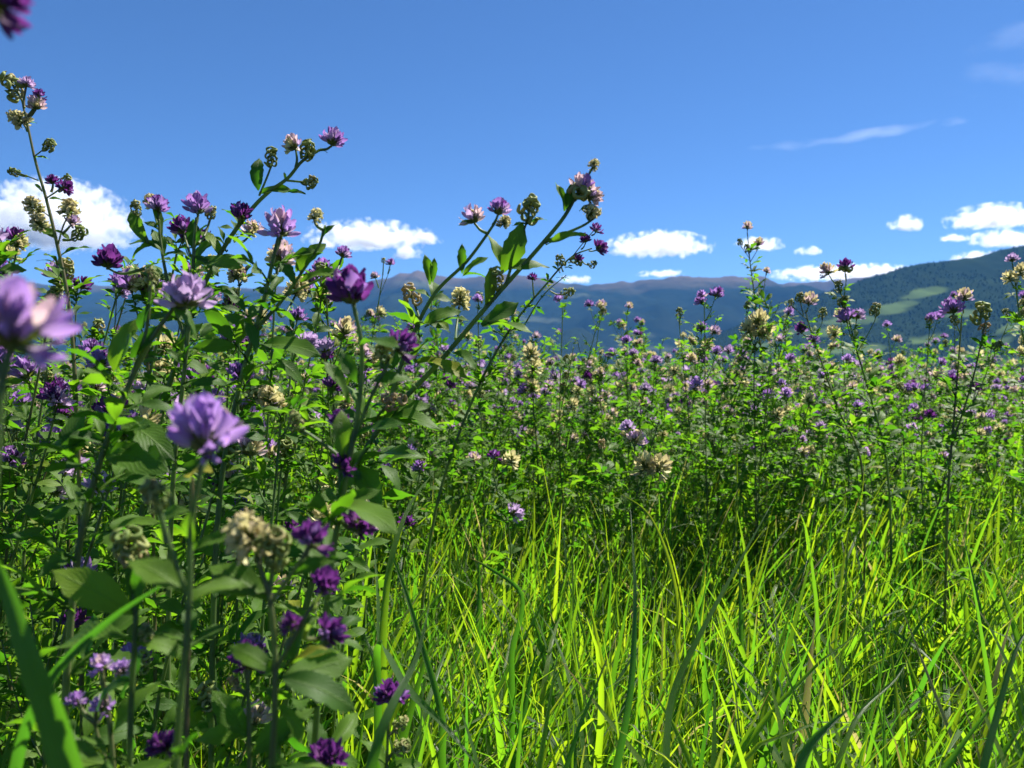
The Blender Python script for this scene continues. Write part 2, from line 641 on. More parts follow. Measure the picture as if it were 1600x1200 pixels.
class Plant:
    def __init__(s, root):
        s.root = np.asarray(root, float)
        s.tubes, s.leaves, s.singles, s.heads = [], [], [], []

    def T(s, m):
        m = m.copy()
        m[:3, 3] -= s.root
        return m

    def stem_geo(s, sides=6):
        gs = []
        for i, (p, r) in enumerate(s.tubes):
            g = tube(np.asarray(p) - s.root, r, sides)
            gs.append(g)
        return merge(gs)

    # detailed: leaf > leaflet, flower_head > floret
    def emit_full(s, label, group=None):
        root = thing('alfalfa_plant', label, 'alfalfa plant', s.root, group)
        child('stem', build('stem', s.stem_geo(), [M_STEM]), root)
        for m, k in s.leaves:
            L = LEAF_VAR[k]
            o = child('leaf', L['pet'], root, s.T(m))
            for lm, li in L['parts']:
                child('leaflet', LEAFLET_ME[li], o, lm)
        for m, k, yel in s.singles:
            o = child('leaf', LEAFLET_YEL if yel else LEAFLET_ME[k], root, s.T(m))
            if yel:
                o['label'] = 'small yellowed leaf'
        for m, kind, v in s.heads:
            seed = kind in ('pods', 'straw')
            o = child('seed_head' if seed else 'flower_head', SEEDRACHIS_ME if seed else RACHIS_ME, root, s.T(m))
            for fm, typ, fv in HEADS[kind][v % 4]:
                if typ == 'pods':
                    child('seed_pod', POD_ME[fv % 4], o, fm)
                elif typ == 'straw':
                    child('seed_pod', STRAW_ME[fv % 4], o, fm)
                else:
                    fl = FLORET_ME[typ]
                    child('floret', fl[fv % len(fl)], o, fm)
        return root

    # middle distance: every leaf and head one mesh
    def emit_mid(s, label, group=None):
        root = thing('alfalfa_plant', label, 'alfalfa plant', s.root, group)
        child('stem', build('stem', s.stem_geo(4), [M_STEM]), root)
        for m, k in s.leaves:
            child('leaf', LEAF_MID[k], root, s.T(m))
        for m, k, yel in s.singles:
            child('leaf', LEAFLET_ME[k], root, s.T(m))
        for m, kind, v in s.heads:
            child('seed_head' if kind in ('pods', 'straw') else 'flower_head', HEAD_ME[kind][v % 4], root, s.T(m))
        return root

    def emit_small(s, label, group=None):
        root = thing('alfalfa_plant', label, 'alfalfa plant', s.root, group)
        child('stem', build('stem', s.stem_geo(3), [M_STEM]), root)
        child('foliage', build('foliage', s.foliage(0), [M_LEAF]), root, None, 'stuff')
        for m, kind, v in s.heads:
            child('seed_head' if kind in ('pods', 'straw') else 'flower_head', HEAD_ME[kind][v % 4], root, s.T(m))
        return root

    def foliage(s, lod):
        big = np.diag([1.3, 1.3, 1.3, 1]) if lod else np.eye(4)
        return merge([LEAF_LO[k][lod].tf(s.T(m) @ big, rnd.random()) for m, k in s.leaves[::2 if lod else 1]])

    def baked(s):
        gs = [merge([tube(np.asarray(p_)[::3] - s.root if len(p_) > 8 else np.asarray(p_)[[0, -1]] - s.root, r_, 3) for p_, r_ in s.tubes])]
        gs[0].M[:] = 9
        f = s.foliage(1)
        f.M = np.full(len(f.Q), 10)
        gs.append(f)
        for m, kind, v in s.heads:
            gs.append(HEAD_FAR[kind].tf(s.T(m), rnd.random()))
        return merge(gs)


def copy_tree(o, loc, rotz, scale, label=None, group=None):
    r = o.copy()
    col.objects.link(r)
    r.location = loc
    r.rotation_euler = (0, 0, rotz)
    r.scale = (scale,) * 3
    if label:
        r['label'] = label
    if group:
        r['group'] = group
    for c in o.children:
        d = c.copy()
        col.objects.link(d)
        d.parent = r
        for e in c.children:
            f = e.copy()
            col.objects.link(f)
            f.parent = d
    return r


def pick_kind(r, w=None):
    w = w or dict(purple=.22, lilac=.16, dark=.14, pale=.20, cream=.12, pods=.16)
    return r.choices(list(w), list(w.values()))[0]


def grow(p, pts, r0, r1, r, leaf=.024, gap=.04, t0=.15, headw=None, head=.024, nh=3, branch=.4, tip=True, flowers_from=.6, hp=.6):
    """leaves, side shoots and heads along one stem"""
    P = catmull(pts, 7)
    seg = np.linalg.norm(np.diff(P, axis=0), axis=1)
    s = np.concatenate([[0], np.cumsum(seg)])
    Ltot = s[-1]
    p.tubes.append((P, [r0, (r0 + r1) / 2, r1]))
    n = max(3, int(Ltot * (1 - t0) / gap))
    az = r.uniform(0, 6.28)
    made = 0
    for i in range(n):
        t = t0 + (1 - t0) * (i + r.uniform(.1, .9)) / n
        x = t * Ltot
        pos = np.array([np.interp(x, s, P[:, k]) for k in range(3)])
        x2 = min(x + .01, Ltot)
        x1 = max(x - .01, 0)
        tan = unit([np.interp(x2, s, P[:, k]) - np.interp(x1, s, P[:, k]) for k in range(3)])
        az += 2.4 + r.uniform(-.5, .5)
        a = unit(np.cross(tan, (math.cos(az), math.sin(az), .1)))
        size = leaf * (1.15 - .45 * t) * r.uniform(.75, 1.2)
        nhint = np.array([0, 0, 1.0]) + .35 * SUNV + np.array([r.gauss(0, .4), r.gauss(0, .4), 0])
        p.leaves.append((frame(pos, a * r.uniform(.7, 1.1) + tan * r.uniform(.3, .9), nhint, size), r.randrange(7)))
        if r.random() < .55:        # small axillary leaf
            b = unit(np.cross(tan, a) * r.uniform(-1, 1) + a * .5)
            p.leaves.append((frame(pos, b + tan * r.uniform(.5, 1.2), nhint, size * r.uniform(.4, .7)), r.randrange(7)))
        if t > .3 and r.random() < branch:
            ln = Ltot * r.uniform(.10, .2) * (1.3 - t)
            d0 = unit(a * .8 + tan * .9 + np.array([0, 0, .3]))
            q = [pos, pos + d0 * ln * .5, pos + (d0 + np.array([0, 0, .35])) * ln]
            p.tubes.append((catmull(q, 3), [r1 * 1.0, r1 * .6]))
            for k in (.45, .8, 1.0):
                az += 2.4
                bb = unit(np.cross(d0, (math.cos(az), math.sin(az), .1)))
                p.leaves.append((frame(q[0] + (q[2] - q[0]) * k, bb * .9 + d0 * .7, nhint, size * r.uniform(.5, .85)), r.randrange(7)))
            if t > flowers_from * .9 and r.random() < hp:
                p.heads.append((zframe(q[2], d0 + np.array([r.gauss(0, .2), r.gauss(0, .2), .8]), head * r.uniform(.75, 1.05), r.uniform(0, 6)), pick_kind(r, headw), r.randrange(4)))
        if t > flowers_from and made < nh and r.random() < .8:
            made += 1
            d0 = unit(a * .8 + tan * .5 + np.array([0, 0, .6]))
            ln = r.uniform(.014, .034)
            e = pos + d0 * ln
            p.tubes.append((catmull([pos, pos + unit(a + tan * .4) * ln * .5, e], 2), [r1 * .6, r1 * .4]))
            p.heads.append((zframe(e, d0 + np.array([r.gauss(0, .2), r.gauss(0, .2), .5]), head * r.uniform(.8, 1.15), r.uniform(0, 6)), pick_kind(r, headw), r.randrange(4)))
    if tip:
        for k in range(r.randint(1, 2)):
            d0 = unit(tan + np.array([r.gauss(0, .35), r.gauss(0, .35), .5]))
            e = P[-1] + d0 * r.uniform(.006, .02)
            p.tubes.append((catmull([P[-1], e], 2), [r1 * .7, r1 * .5]))
            p.heads.append((zframe(e, d0, head * r.uniform(.7, 1.0), r.uniform(0, 6)), pick_kind(r, headw), r.randrange(4)))
        for k in range(3):
            a = unit((r.gauss(0, 1), r.gauss(0, 1), .6))
            p.leaves.append((frame(P[-1], a + tan, (0, 0, 1), leaf * r.uniform(.35, .55)), r.randrange(7)))


# ------------------------------------------------------------------ terrain, mountains, haze, clouds
def vnoise(x, y, seed):
    """smooth value noise, numpy"""
    r = np.random.default_rng(seed).random((257, 257))
    xi, yi = np.floor(x).astype(int), np.floor(y).astype(int)
    fx, fy = x - xi, y - yi
    fx, fy = fx * fx * (3 - 2 * fx), fy * fy * (3 - 2 * fy)
    g = lambda a, b_: r[np.mod(a, 257), np.mod(b_, 257)]
    return (g(xi, yi) * (1 - fx) + g(xi + 1, yi) * fx) * (1 - fy) + (g(xi, yi + 1) * (1 - fx) + g(xi + 1, yi + 1) * fx) * fy


def fbm(x, y, seed, octs=5):
    a, s, tot = 0, 1.0, 0
    for o in range(octs):
        a = a + s * (vnoise(x * 2 ** o, y * 2 ** o, seed + o) - .5)
        s *= .5
    return a


def attr_mesh(name, V, Q, mats, **attrs):
    g = G(V, Q, np.zeros((len(V), 2)), np.zeros(len(Q), int), np.zeros(len(V)))
    me = build(name, g, mats)
    for k, a in attrs.items():
        x = me.attributes.new(k, 'FLOAT', 'POINT')
        x.data.foreach_set('value', a.astype(np.float32))
    return me


def structure(name, me, label=None, kind='structure'):
    o = bpy.data.objects.new(name, me)
    col.objects.link(o)
    o['kind'] = kind
    if label:
        o['label'] = label
    return o


# ground sheet: the meadow bench, then the valley floor
m, nt, out = new_mat('meadow_soil')
b = NB(nt)
tc = b.n('ShaderNodeTexCoord')
n1 = b.noise(28, 6, tc.outputs['Object'], .7)
n2 = b.noise(.004, 3, tc.outputs['Object'])
soil = b.ramp(n1, [(.3, (.012, .010, .006)), (.55, (.028, .026, .012)), (.75, (.06, .052, .024))])
land = b.ramp(n2, [(.35, (.035, .06, .025)), (.5, (.09, .13, .04)), (.65, (.05, .08, .03))])
ln = b.n('ShaderNodeVectorMath', operation='LENGTH')
b.link(tc.outputs['Object'], ln.inputs[0])
far = b.math('MULTIPLY', b.math('SUBTRACT', ln.outputs['Value'], 60), .02, clamp=True)
p = b.n('ShaderNodeBsdfPrincipled')
p.inputs['Roughness'].default_value = .9
b.link(b.mix(far, soil, land), p.inputs['Base Color'])
bm_ = b.n('ShaderNodeBump')
bm_.inputs['Distance'].default_value = .02
b.link(n1, bm_.inputs['Height'])
b.link(bm_.outputs[0], p.inputs['Normal'])
b.link(p.outputs[0], out.inputs[0])
M_SOIL = m


def ground_z(x, y):
    d = np.sqrt(np.asarray(x) ** 2 + np.asarray(y) ** 2)
    near = .02 * fbm(np.asarray(x) * 2 + 40, np.asarray(y) * 2 + 40, 3, 3)
    drop = np.where(d > 45, -.000055 * (d - 45) ** 2, 0)
    drop = np.maximum(drop, -120)
    return near + drop


ax = np.sort(np.concatenate([np.linspace(-6, 6, 61), np.sign(np.linspace(-1, 1, 80)) * 6.2 * (13500 / 6.2) ** np.abs(np.linspace(-1, 1, 80))]))
gx, gy = np.meshgrid(ax, ax)
gz = ground_z(gx, gy)
gg = grid(np.stack([gx, gy, gz], -1))
structure('ground', build('ground', gg, [M_SOIL]))


def hill(name, prof, D, depth, foot_z, seed, amp, material, nx=240, ny=90, fields=None, back=.35, plan=.0):
    """prof: (px, py) of the skyline seen at distance D; built in world x, running towards the viewer"""
    pr = np.array([((a - 800) / F * D, H + D * (572 - c) / F) for a, c in prof])
    x = np.linspace(pr[0, 0], pr[-1, 0], nx)
    zr = np.interp(x, pr[:, 0], pr[:, 1])
    k = np.array([.25, .5, .25])
    for _ in range(2):
        zr = np.convolve(np.pad(zr, 1, mode='edge'), k, 'valid')
    zr = zr + amp * .16 * fbm(x / (D * .012), x * 0 + 3.3, seed + 50, 4)
    t = np.linspace(-back, 1, ny)
    X, T = np.meshgrid(x, t)
    Zr = np.broadcast_to(zr, X.shape)
    s = np.clip(T, 0, 1)
    prof_ = np.where(T < 0, 1 - (T / back) ** 2 * .5, 1 - s ** .92)
    Y = D - T * depth + plan * (X - x.mean())
    nz = fbm(X / (depth * .16), Y / (depth * .22), seed, 6) * amp
    rid = np.abs(fbm(X / (depth * .25) + .4 * T, Y / (depth * .5), seed + 9, 4)) * amp * 1.6
    Z = foot_z + (Zr - foot_z) * prof_ + (nz - rid) * np.sin(math.pi * np.clip(T, 0, 1)) ** .8
    g = grid(np.stack([X, Y, Z], -1))
    fld = np.zeros(X.shape)
    if fields:
        wx = 26 * fbm(X / 160, Y / 160, seed + 31, 4)
        for (a, c, w, h_, rot) in fields:
            # meadow clearings, located on the slope by where the photograph shows them
            d = Y
            px = X / d * F + 800
            py = 572 - (Z - H) / d * F
            du, dv = px - a + wx * .8, py - c + wx * .22
            uu = du * math.cos(rot) + dv * math.sin(rot)
            vv = -du * math.sin(rot) + dv * math.cos(rot)
            fld = np.maximum(fld, np.clip((1.0 - np.sqrt((uu / w) ** 2 + (vv / h_) ** 2) * 1.1) * 5, 0, 1))
    me = build(name, g, [material])
    for nm, a in (('field', fld), ('upper', np.clip((Z - foot_z) / (zr.max() - foot_z), 0, 1))):
        xx = me.attributes.new(nm, 'FLOAT', 'POINT')
        xx.data.foreach_set('value', a.astype(np.float32).ravel())
    structure(name, me)
    return X, Y, Z, fld


def hill_material(name, forest, forest2, meadow, top):
    m, nt, out = new_mat(name)
    b = NB(nt)
    tc = b.n('ShaderNodeTexCoord')
    n1 = b.noise(.012, 5, tc.outputs['Object'], .65)
    n2 = b.noise(.0022, 4, tc.outputs['Object'], .6)
    f = b.n('ShaderNodeAttribute', attribute_name='field', attribute_type='GEOMETRY').outputs['Fac']
    up = b.n('ShaderNodeAttribute', attribute_name='upper', attribute_type='GEOMETRY').outputs['Fac']
    c = b.ramp(n1, [(.3, forest), (.7, forest2)])
    c = b.mix(b.math('MULTIPLY', b.math('SUBTRACT', n2, .50, clamp=True), 4, clamp=True), c, tuple(.18 * np.array(meadow) + .82 * np.array(forest2)))
    c = b.mix(f, c, b.mix(n1, meadow, tuple(np.array(meadow) * 1.35)))
    tf = b.math('MULTIPLY', b.math('SUBTRACT', b.math('ADD', up, b.math('MULTIPLY', n2, .35)), .92, clamp=True), 5, clamp=True)
    c = b.mix(tf, c, top)
    p = b.n('ShaderNodeBsdfPrincipled')
    p.inputs['Roughness'].default_value = .95
    p.inputs['Specular IOR Level'].default_value = 0
    b.link(c, p.inputs['Base Color'])
    b.link(p.outputs[0], out.inputs[0])
    return m


MH1 = hill_material('wooded_hillside', (.009, .018, .010), (.016, .028, .014), (.052, .080, .028), (.019, .026, .016))
MH2 = hill_material('far_mountainside', (.008, .015, .013), (.014, .022, .016), (.04, .05, .034), (.085, .066, .05))

hx, hy, hz, hf = hill('hill', [(930, 600), (1000, 578), (1060, 553), (1100, 532), (1150, 512), (1200, 492), (1250, 473), (1300, 455), (1352, 437), (1407, 420), (1440, 413),
                   (1476, 407), (1530, 402), (1575, 388), (1600, 383), (1680, 365), (1800, 340), (2000, 320), (2300, 300), (2700, 310)],
     4000, 2300, -130, 3, 70, MH1, 420, 150,
     fields=[(1440, 458, 46, 9, -.16), (1395, 480, 44, 10, -.2), (1330, 502, 42, 8, -.15), (1220, 486, 28, 5, -.3), (1240, 520, 40, 6, -.1),
             (1580, 512, 34, 12, -.3), (1555, 540, 44, 8, -.35), (1450, 530, 40, 6, -.2), (1330, 545, 60, 7, -.1), (1600, 560, 70, 6, -.2), (1180, 540, 40, 5, -.1), (1290, 520, 36, 6, -.15), (1500, 490, 30, 6, -.2), (1120, 552, 40, 5, -.1), (1700, 520, 60, 10, -.3)])
hill('mountain_spur', [(1050, 500), (1150, 462), (1210, 444), (1260, 441), (1310, 437), (1350, 434), (1420, 430), (1520, 440), (1700, 435)], 9600, 3000, -100, 17, 160, MH2, 160, 60)
hill('mountain_range', [(-900, 440), (-500, 436), (-200, 440), (100, 444), (300, 448), (480, 450), (560, 446), (600, 436), (625, 427), (650, 423), (680, 427), (705, 433), (760, 431), (800, 429), (830, 433),
                        (870, 439), (910, 446), (950, 442), (1000, 438), (1040, 434), (1075, 432), (1130, 433), (1165, 431), (1190, 431), (1210, 440), (1240, 452), (1275, 466), (1330, 490), (1400, 530), (1450, 560)],
     8600, 5200, -130, 31, 230, MH2, 420, 120, plan=.0,
     fields=[(900, 462, 30, 4, 0), (660, 445, 60, 6, .1), (1000, 522, 40, 5, 0), (840, 500, 40, 5, 0), (1020, 545, 50, 5, 0)])

# forest on the near hill: thousands of far crowns, one mass
m, nt, out = new_mat('conifer_forest')
b = NB(nt)
r_ = b.rand()
p = b.n('ShaderNodeBsdfPrincipled')
p.inputs['Roughness'].default_value = .95
p.inputs['Specular IOR Level'].default_value = 0
b.link(b.ramp(r_, [(0, (.008, .017, .009)), (.7, (.015, .027, .012)), (1, (.024, .035, .014))]), p.inputs['Base Color'])
b.link(p.outputs[0], out.inputs[0])
M_FOREST = m
nt_ = 30000
ii = rng.integers(0, hx.shape[0] - 1, nt_ * 3)
jj = rng.integers(0, hx.shape[1] - 1, nt_ * 3)
cl = fbm(hx[ii, jj] / 300, hy[ii, jj] / 300, 77, 3)
keep = (hf[ii, jj] < .3) & (cl > -.35) & (hy[ii, jj] < 4100)
ii, jj = ii[keep][:nt_], jj[keep][:nt_]
fu, fv = rng.random(len(ii))[:, None], rng.random(len(ii))[:, None]
hp = np.stack([hx, hy, hz], -1)
base = hp[ii, jj] * (1 - fu) * (1 - fv) + hp[ii + 1, jj] * fu * (1 - fv) + hp[ii, jj + 1] * (1 - fu) * fv + hp[ii + 1, jj + 1] * fu * fv
hh = rng.uniform(4.5, 11, len(ii))
rr = hh * rng.uniform(.22, .42, len(ii))
prof_t = [(-.05, .7), (.4, 1.0), (1.0, .1)]
V = []
for (tz, tr) in prof_t:
    for a in np.linspace(0, 2 * math.pi, 4, endpoint=False):
        j_ = rng.uniform(.75, 1.2, len(ii))
        V.append(base + np.stack([rr * tr * j_ * math.cos(a), rr * tr * j_ * math.sin(a), hh * tz], -1))
V = np.stack(V, 1)
q0 = []
for k in range(2):
    for a in range(4):
        q0.append([k * 4 + a, k * 4 + (a + 1) % 4, (k + 1) * 4 + (a + 1) % 4, (k + 1) * 4 + a])
q0 = np.array(q0)
Q = (np.arange(len(ii)) * 12)[:, None, None] + q0[None]
g = G(V.reshape(-1, 3), Q.reshape(-1, 4), np.zeros((len(ii) * 12, 2)), np.zeros(len(ii) * 8, int), np.repeat(rng.random(len(ii)), 12))
structure('forest', build('forest', g, [M_FOREST]), 'dark wood covering the slope of the near hill', 'stuff')

# haze
m, nt, out = new_mat('valley_air')
v = nt.nodes.new('ShaderNodeVolumePrincipled')
v.inputs['Color'].default_value = (.10, .38, 1.0, 1)
v.inputs['Density'].default_value = 3.0e-5
v.inputs['Anisotropy'].default_value = 0.0
nt.links.new(v.outputs[0], out.inputs['Volume'])
x0, x1, y0, y1, z0, z1 = -13900, 13900, -13900, 13900, -260, 1160
V = np.array([(x, y, z) for x in (x0, x1) for y in (y0, y1) for z in (z0, z1)], float)
Q = np.array([(0, 1, 3, 2), (4, 6, 7, 5), (0, 4, 5, 1), (2, 3, 7, 6), (0, 2, 6, 4), (1, 5, 7, 3)])
hz_o = structure('haze', build('haze', G(V, Q, np.zeros((8, 2)), np.zeros(6, int), np.zeros(8)), [m]), 'thin blue summer haze filling the valley', 'stuff')
for p_ in hz_o.data.polygons:
    p_.use_smooth = False


# clouds
def cloud_material(name, dens, thr, soft, nscale, stretch=1.0, flat=True):
    m, nt, out = new_mat(name)
    b = NB(nt)
    tc = b.n('ShaderNodeTexCoord')
    oi = b.n('ShaderNodeObjectInfo')
    ln = b.n('ShaderNodeVectorMath', operation='LENGTH')
    b.link(tc.outputs['Object'], ln.inputs[0])
    geo = b.n('ShaderNodeNewGeometry')
    off = b.n('ShaderNodeVectorMath', operation='MULTIPLY_ADD')
    b.link(geo.outputs['Position'], off.inputs[0])
    off.inputs[1].default_value = (1 / nscale, 1 / nscale, stretch / nscale)
    b.link(oi.outputs['Random'], off.inputs[2])
    n = b.noise(1.0, 5, off.outputs[0], .58)
    sx = b.n('ShaderNodeSeparateXYZ')
    b.link(tc.outputs['Object'], sx.inputs[0])
    d = b.math('ADD', b.math('SUBTRACT', 1, ln.outputs['Value']), b.math('MULTIPLY', b.math('SUBTRACT', n, .5), 3.6))
    if flat:   # flat cloud base
        d = b.math('SUBTRACT', d, b.math('MULTIPLY', b.math('SUBTRACT', -.35, sx.outputs[2], clamp=True), 3))
    k = b.math('MULTIPLY', b.math('DIVIDE', b.math('SUBTRACT', d, thr), soft, clamp=True), dens)
    v = b.n('ShaderNodeVolumePrincipled')
    v.inputs['Color'].default_value = (.94, .945, .955, 1)
    v.inputs['Anisotropy'].default_value = .4
    b.link(k, v.inputs['Density'])
    b.link(v.outputs[0], out.inputs['Volume'])
    m.cycles.volume_step_rate = .5
    return m


M_CUM = cloud_material('cumulus', .009, .30, .9, 300)
M_VEIL = cloud_material('cirrus_veil', .000045, .25, .8, 2500, 4.0, False)
M_CIR = cloud_material('cirrus', .00016, .25, .8, 2500, 4.0, False)


def sphere_me(name, material, segs=20, rings=12):
    th = np.linspace(0, math.pi, rings)
    ph = np.linspace(0, 2 * math.pi, segs, endpoint=False)
    P = np.stack([np.sin(th)[:, None] * np.cos(ph)[None], np.sin(th)[:, None] * np.sin(ph)[None], -np.cos(th)[:, None] + 0 * ph[None]], -1)
    return build(name, grid(P, wrap=True), [material])


CUM_ME, CIR_ME, VEIL_ME = sphere_me('cloud', M_CUM), sphere_me('cloud', M_CIR), sphere_me('cloud', M_VEIL)
for (cx, cy, w, h, D, lab, mat) in [
    (85, 352, 135, 74, 20000, 'large white cloud low on the left behind the tallest alfalfa stalk', 0),
    (570, 372, 100, 30, 21000, 'long white puffy cloud above the hump of the far mountain', 0),
    (662, 373, 34, 17, 21500, 'small white cloud at the right end of the long puffy cloud', 0),
    (635, 396, 26, 18, 22000, 'faint wisp of cloud just below the long puffy cloud', 0),
    (1030, 386, 88, 26, 21000, 'white cloud alone over the middle of the blue mountain ridge', 0),
    (1186, 384, 42, 15, 22000, 'small flat cloud behind the tall thin alfalfa stalk', 0),
    (1262, 394, 22, 10, 22500, 'tiny oval cloud in clear sky over the valley gap', 0),
    (1416, 353, 30, 18, 21000, 'small ragged white cloud above the dark wooded hill', 0),
    (1490, 373, 24, 8, 21500, 'tiny flat scrap of cloud left of the lower right cloud', 0),
    (1556, 342, 82, 24, 19500, 'broad white cloud with grey middle, upper of the two at the right edge', 0),
    (1575, 375, 62, 19, 20500, 'white cloud with grey middle just above the hill top at right', 0),
    (1320, 428, 120, 13, 25000, 'long white cloud bank lying along the skyline over the valley gap', 0),
    (1530, 402, 46, 10, 24000, 'thin white cloud resting on the crest of the wooded hill', 0),
    (1035, 428, 44, 6, 25000, 'low white strip of cloud on the middle of the blue ridge', 0),
    (898, 438, 30, 9, 25000, 'small white cloud in the dip of the blue ridge', 0),
]:
    o = bpy.data.objects.new('cloud', CUM_ME)
    col.objects.link(o)
    o.location = [float(x) for x in at(cx, cy, D)]
    k = 1.02
    o.scale = (w * D / F * k, max(w, h * 1.5) * .7 * D / F * k, h * D / F * k)
    o['label'], o['category'], o['group'] = lab, 'cloud', 'white clouds low over the mountains'
for (cx, cy, w, h, D, rot, lab) in [
    (1370, 208, 200, 7.5, 30000, .16, 'thin streak of high cirrus slanting across the open blue sky'),
    (1225, 230, 60, 8, 30000, 0, 'short faint wisp of cirrus at the lower end of the streak'),
    (1590, 112, 140, 34, 30000, .16, 'very faint veil of cirrus near the top right, the lower one'),
    (1610, 55, 130, 30, 30000, .3, 'very faint veil of cirrus near the top right, the upper one'),
]:
    o = bpy.data.objects.new('cloud', VEIL_ME if 'veil' in lab else CIR_ME)
    col.objects.link(o)
    o.location = [float(x) for x in at(cx, cy, D)]
    o.scale = (w * D / F, 900, h * D / F)
    o.rotation_euler = (0, -rot, 0)
    o['label'], o['category'], o['group'] = lab, 'cloud', 'faint wisps of high cirrus'

# ------------------------------------------------------------------ grass
def make_grass(n, xs, ys, hmin, hmax, wmin, wmax, seed, K=6, wild=1.0):
    r = np.random.default_rng(seed)
    x, y = xs, ys
    z = ground_z(x, y) - .004
    L = r.uniform(hmin, hmax, n) * r.uniform(.75, 1.25, n) * np.interp(y, [.6, 2.0], [1, .86])
    W = r.uniform(wmin, wmax, n) * np.interp(y, [.45, 1.1], [1.22, 1.0])
    az = r.uniform(0, 2 * math.pi, n)
    # a gentle lean to the upper right, as the meadow has
    lean0 = np.abs(r.normal(0, .17 * wild, n)) + .03
    bend = r.gamma(1.5, .30 * wild ** .5, n)
    kink = (r.random(n) < .10) * r.uniform(.8, 1.9, n)
    ks = r.uniform(.45, .8, n)
    s = np.linspace(0, 1, K)
    theta = lean0[:, None] + bend[:, None] * s[None] ** 1.6 + kink[:, None] / (1 + np.exp(-(s[None] - ks[:, None]) * 18))
    ds = L / (K - 1)
    hd = np.stack([np.cos(az), np.sin(az)], -1)
    mid = .5 * (theta[:, 1:] + theta[:, :-1])
    hor = np.concatenate([np.zeros((n, 1)), np.cumsum(np.sin(mid) * ds[:, None], 1)], 1)
    ver = np.concatenate([np.zeros((n, 1)), np.cumsum(np.cos(mid) * ds[:, None], 1)], 1)
    C = np.stack([x[:, None] + hd[:, :1] * hor + .25 * 0, y[:, None] + hd[:, 1:] * hor, z[:, None] + ver], -1)
    C[..., 0] += r.normal(.16, .12, n)[:, None] * ver
    tw = r.uniform(-.9, .9, n)[:, None] * s[None] * 1.6 + r.uniform(-.5, .5, n)[:, None]
    side = np.stack([-np.sin(az[:, None] + tw), np.cos(az[:, None] + tw), 0 * tw], -1)
    nrm = np.stack([np.cos(az[:, None] + tw) * np.cos(theta), np.sin(az[:, None] + tw) * np.cos(theta), -np.sin(theta)], -1)
    w = W[:, None] / 2 * (np.clip(.55 + s * 1.6, 0, 1) * (1 - s ** 3.0))[None]
    w[:, -1] = .0002
    lft, rgt = C - side * w[..., None], C + side * w[..., None]
    ctr = C + nrm * (w * .45)[..., None]
    P = np.stack([lft, ctr, rgt], 2)          # n,K,3,3
    V = P.reshape(-1, 3)
    q0 = []
    for k in range(K - 1):
        for c in range(2):
            q0.append([k * 3 + c, k * 3 + c + 1, (k + 1) * 3 + c + 1, (k + 1) * 3 + c])
    Q = ((np.arange(n) * K * 3)[:, None, None] + np.array(q0)[None]).reshape(-1, 4)
    U = np.stack(np.broadcast_arrays(np.array([-1., 0, 1])[None, None, :], s[None, :, None] + np.zeros((n, 1, 1))), -1).reshape(-1, 2)
    return G(V, Q, U, np.zeros(len(Q), int), np.repeat(r.random(n), K * 3))


def wedge(n, d0, d1, half=.74, seed=0, power=1.0):
    r = np.random.default_rng(seed)
    y = np.sqrt(r.uniform(d0 ** 2, d1 ** 2, n)) if power == 1 else d0 + (d1 - d0) * r.random(n) ** power
    x = (r.uniform(-1, 1, n)) * (half * y + .12)
    return x, y


gs = []
n = 27000
x, y = wedge(n, .34, 2.7, seed=1)
gs.append(make_grass(n, x, y, .12, .27, .0028, .0058, 2, 5, 1.25))
n = 6500                                           # broad tall blades
x, y = wedge(n, .42, 2.2, seed=3)
kp = (x / y) > -.30
x, y = x[kp], y[kp]
gs.append(make_grass(len(x), x, y, .17, .31, .0052, .0102, 4, 8, 1.7))
n = 3400                                           # grass growing up among the first alfalfa
x, y = wedge(n, 1.2, 2.6, seed=8)
gs.append(make_grass(n, x, y, .26, .40, .0035, .0075, 9, 7, 1.2))
n = 21000                                          # short undergrowth and flattened blades
x, y = wedge(n, .3, 2.4, seed=5)
gs.append(make_grass(n, x, y, .08, .20, .0026, .0056, 6, 4, 3.0))
structure('grass', build('grass', merge(gs), [M_GRASS]), 'bright green uncut grass in front of the alfalfa field', 'stuff')


def single_blade(pts, w, label, tint):
    w = w * .85
    """a grass blade one can point at"""
    P = catmull([at(*q) for q in pts[1:]], 8)
    root = P[0].copy()
    if pts[0] == 'root':
        g0 = np.array([P[0][0] + (P[0][0] - P[1][0]) * .3, P[0][1] + .01, 0])
        b0 = P[0].copy()
        P = catmull(np.vstack([[g0], [g0 + (b0 - g0) * f for f in (.3, .6, .85)], [at(*q) for q in pts[1:]]]), 6)
        root = g0
    n = len(P)
    t = np.gradient(P, axis=0)
    t /= np.linalg.norm(t, axis=1, keepdims=True)
    view = np.array([.35, -1, .25])
    side = np.cross(t, view)
    side /= np.linalg.norm(side, axis=1, keepdims=True)
    nr = np.cross(side, t)
    s = np.linspace(0, 1, n)
    ww = w / 2 * np.clip(.5 + s * 1.4, 0, 1) * (1 - s ** 3.2)
    gr = grid(np.stack([P - side * ww[:, None], P - nr * ww[:, None] * .4, P + side * ww[:, None]], 1) - root)
    gr.T[:] = tint
    o = bpy.data.objects.new('grass_blade', build('grass_blade', gr, [M_GRASS]))
    col.objects.link(o)
    o.location = [float(c) for c in root]
    o['label'], o['category'], o['group'] = label, 'grass blade', 'large single grass blades'


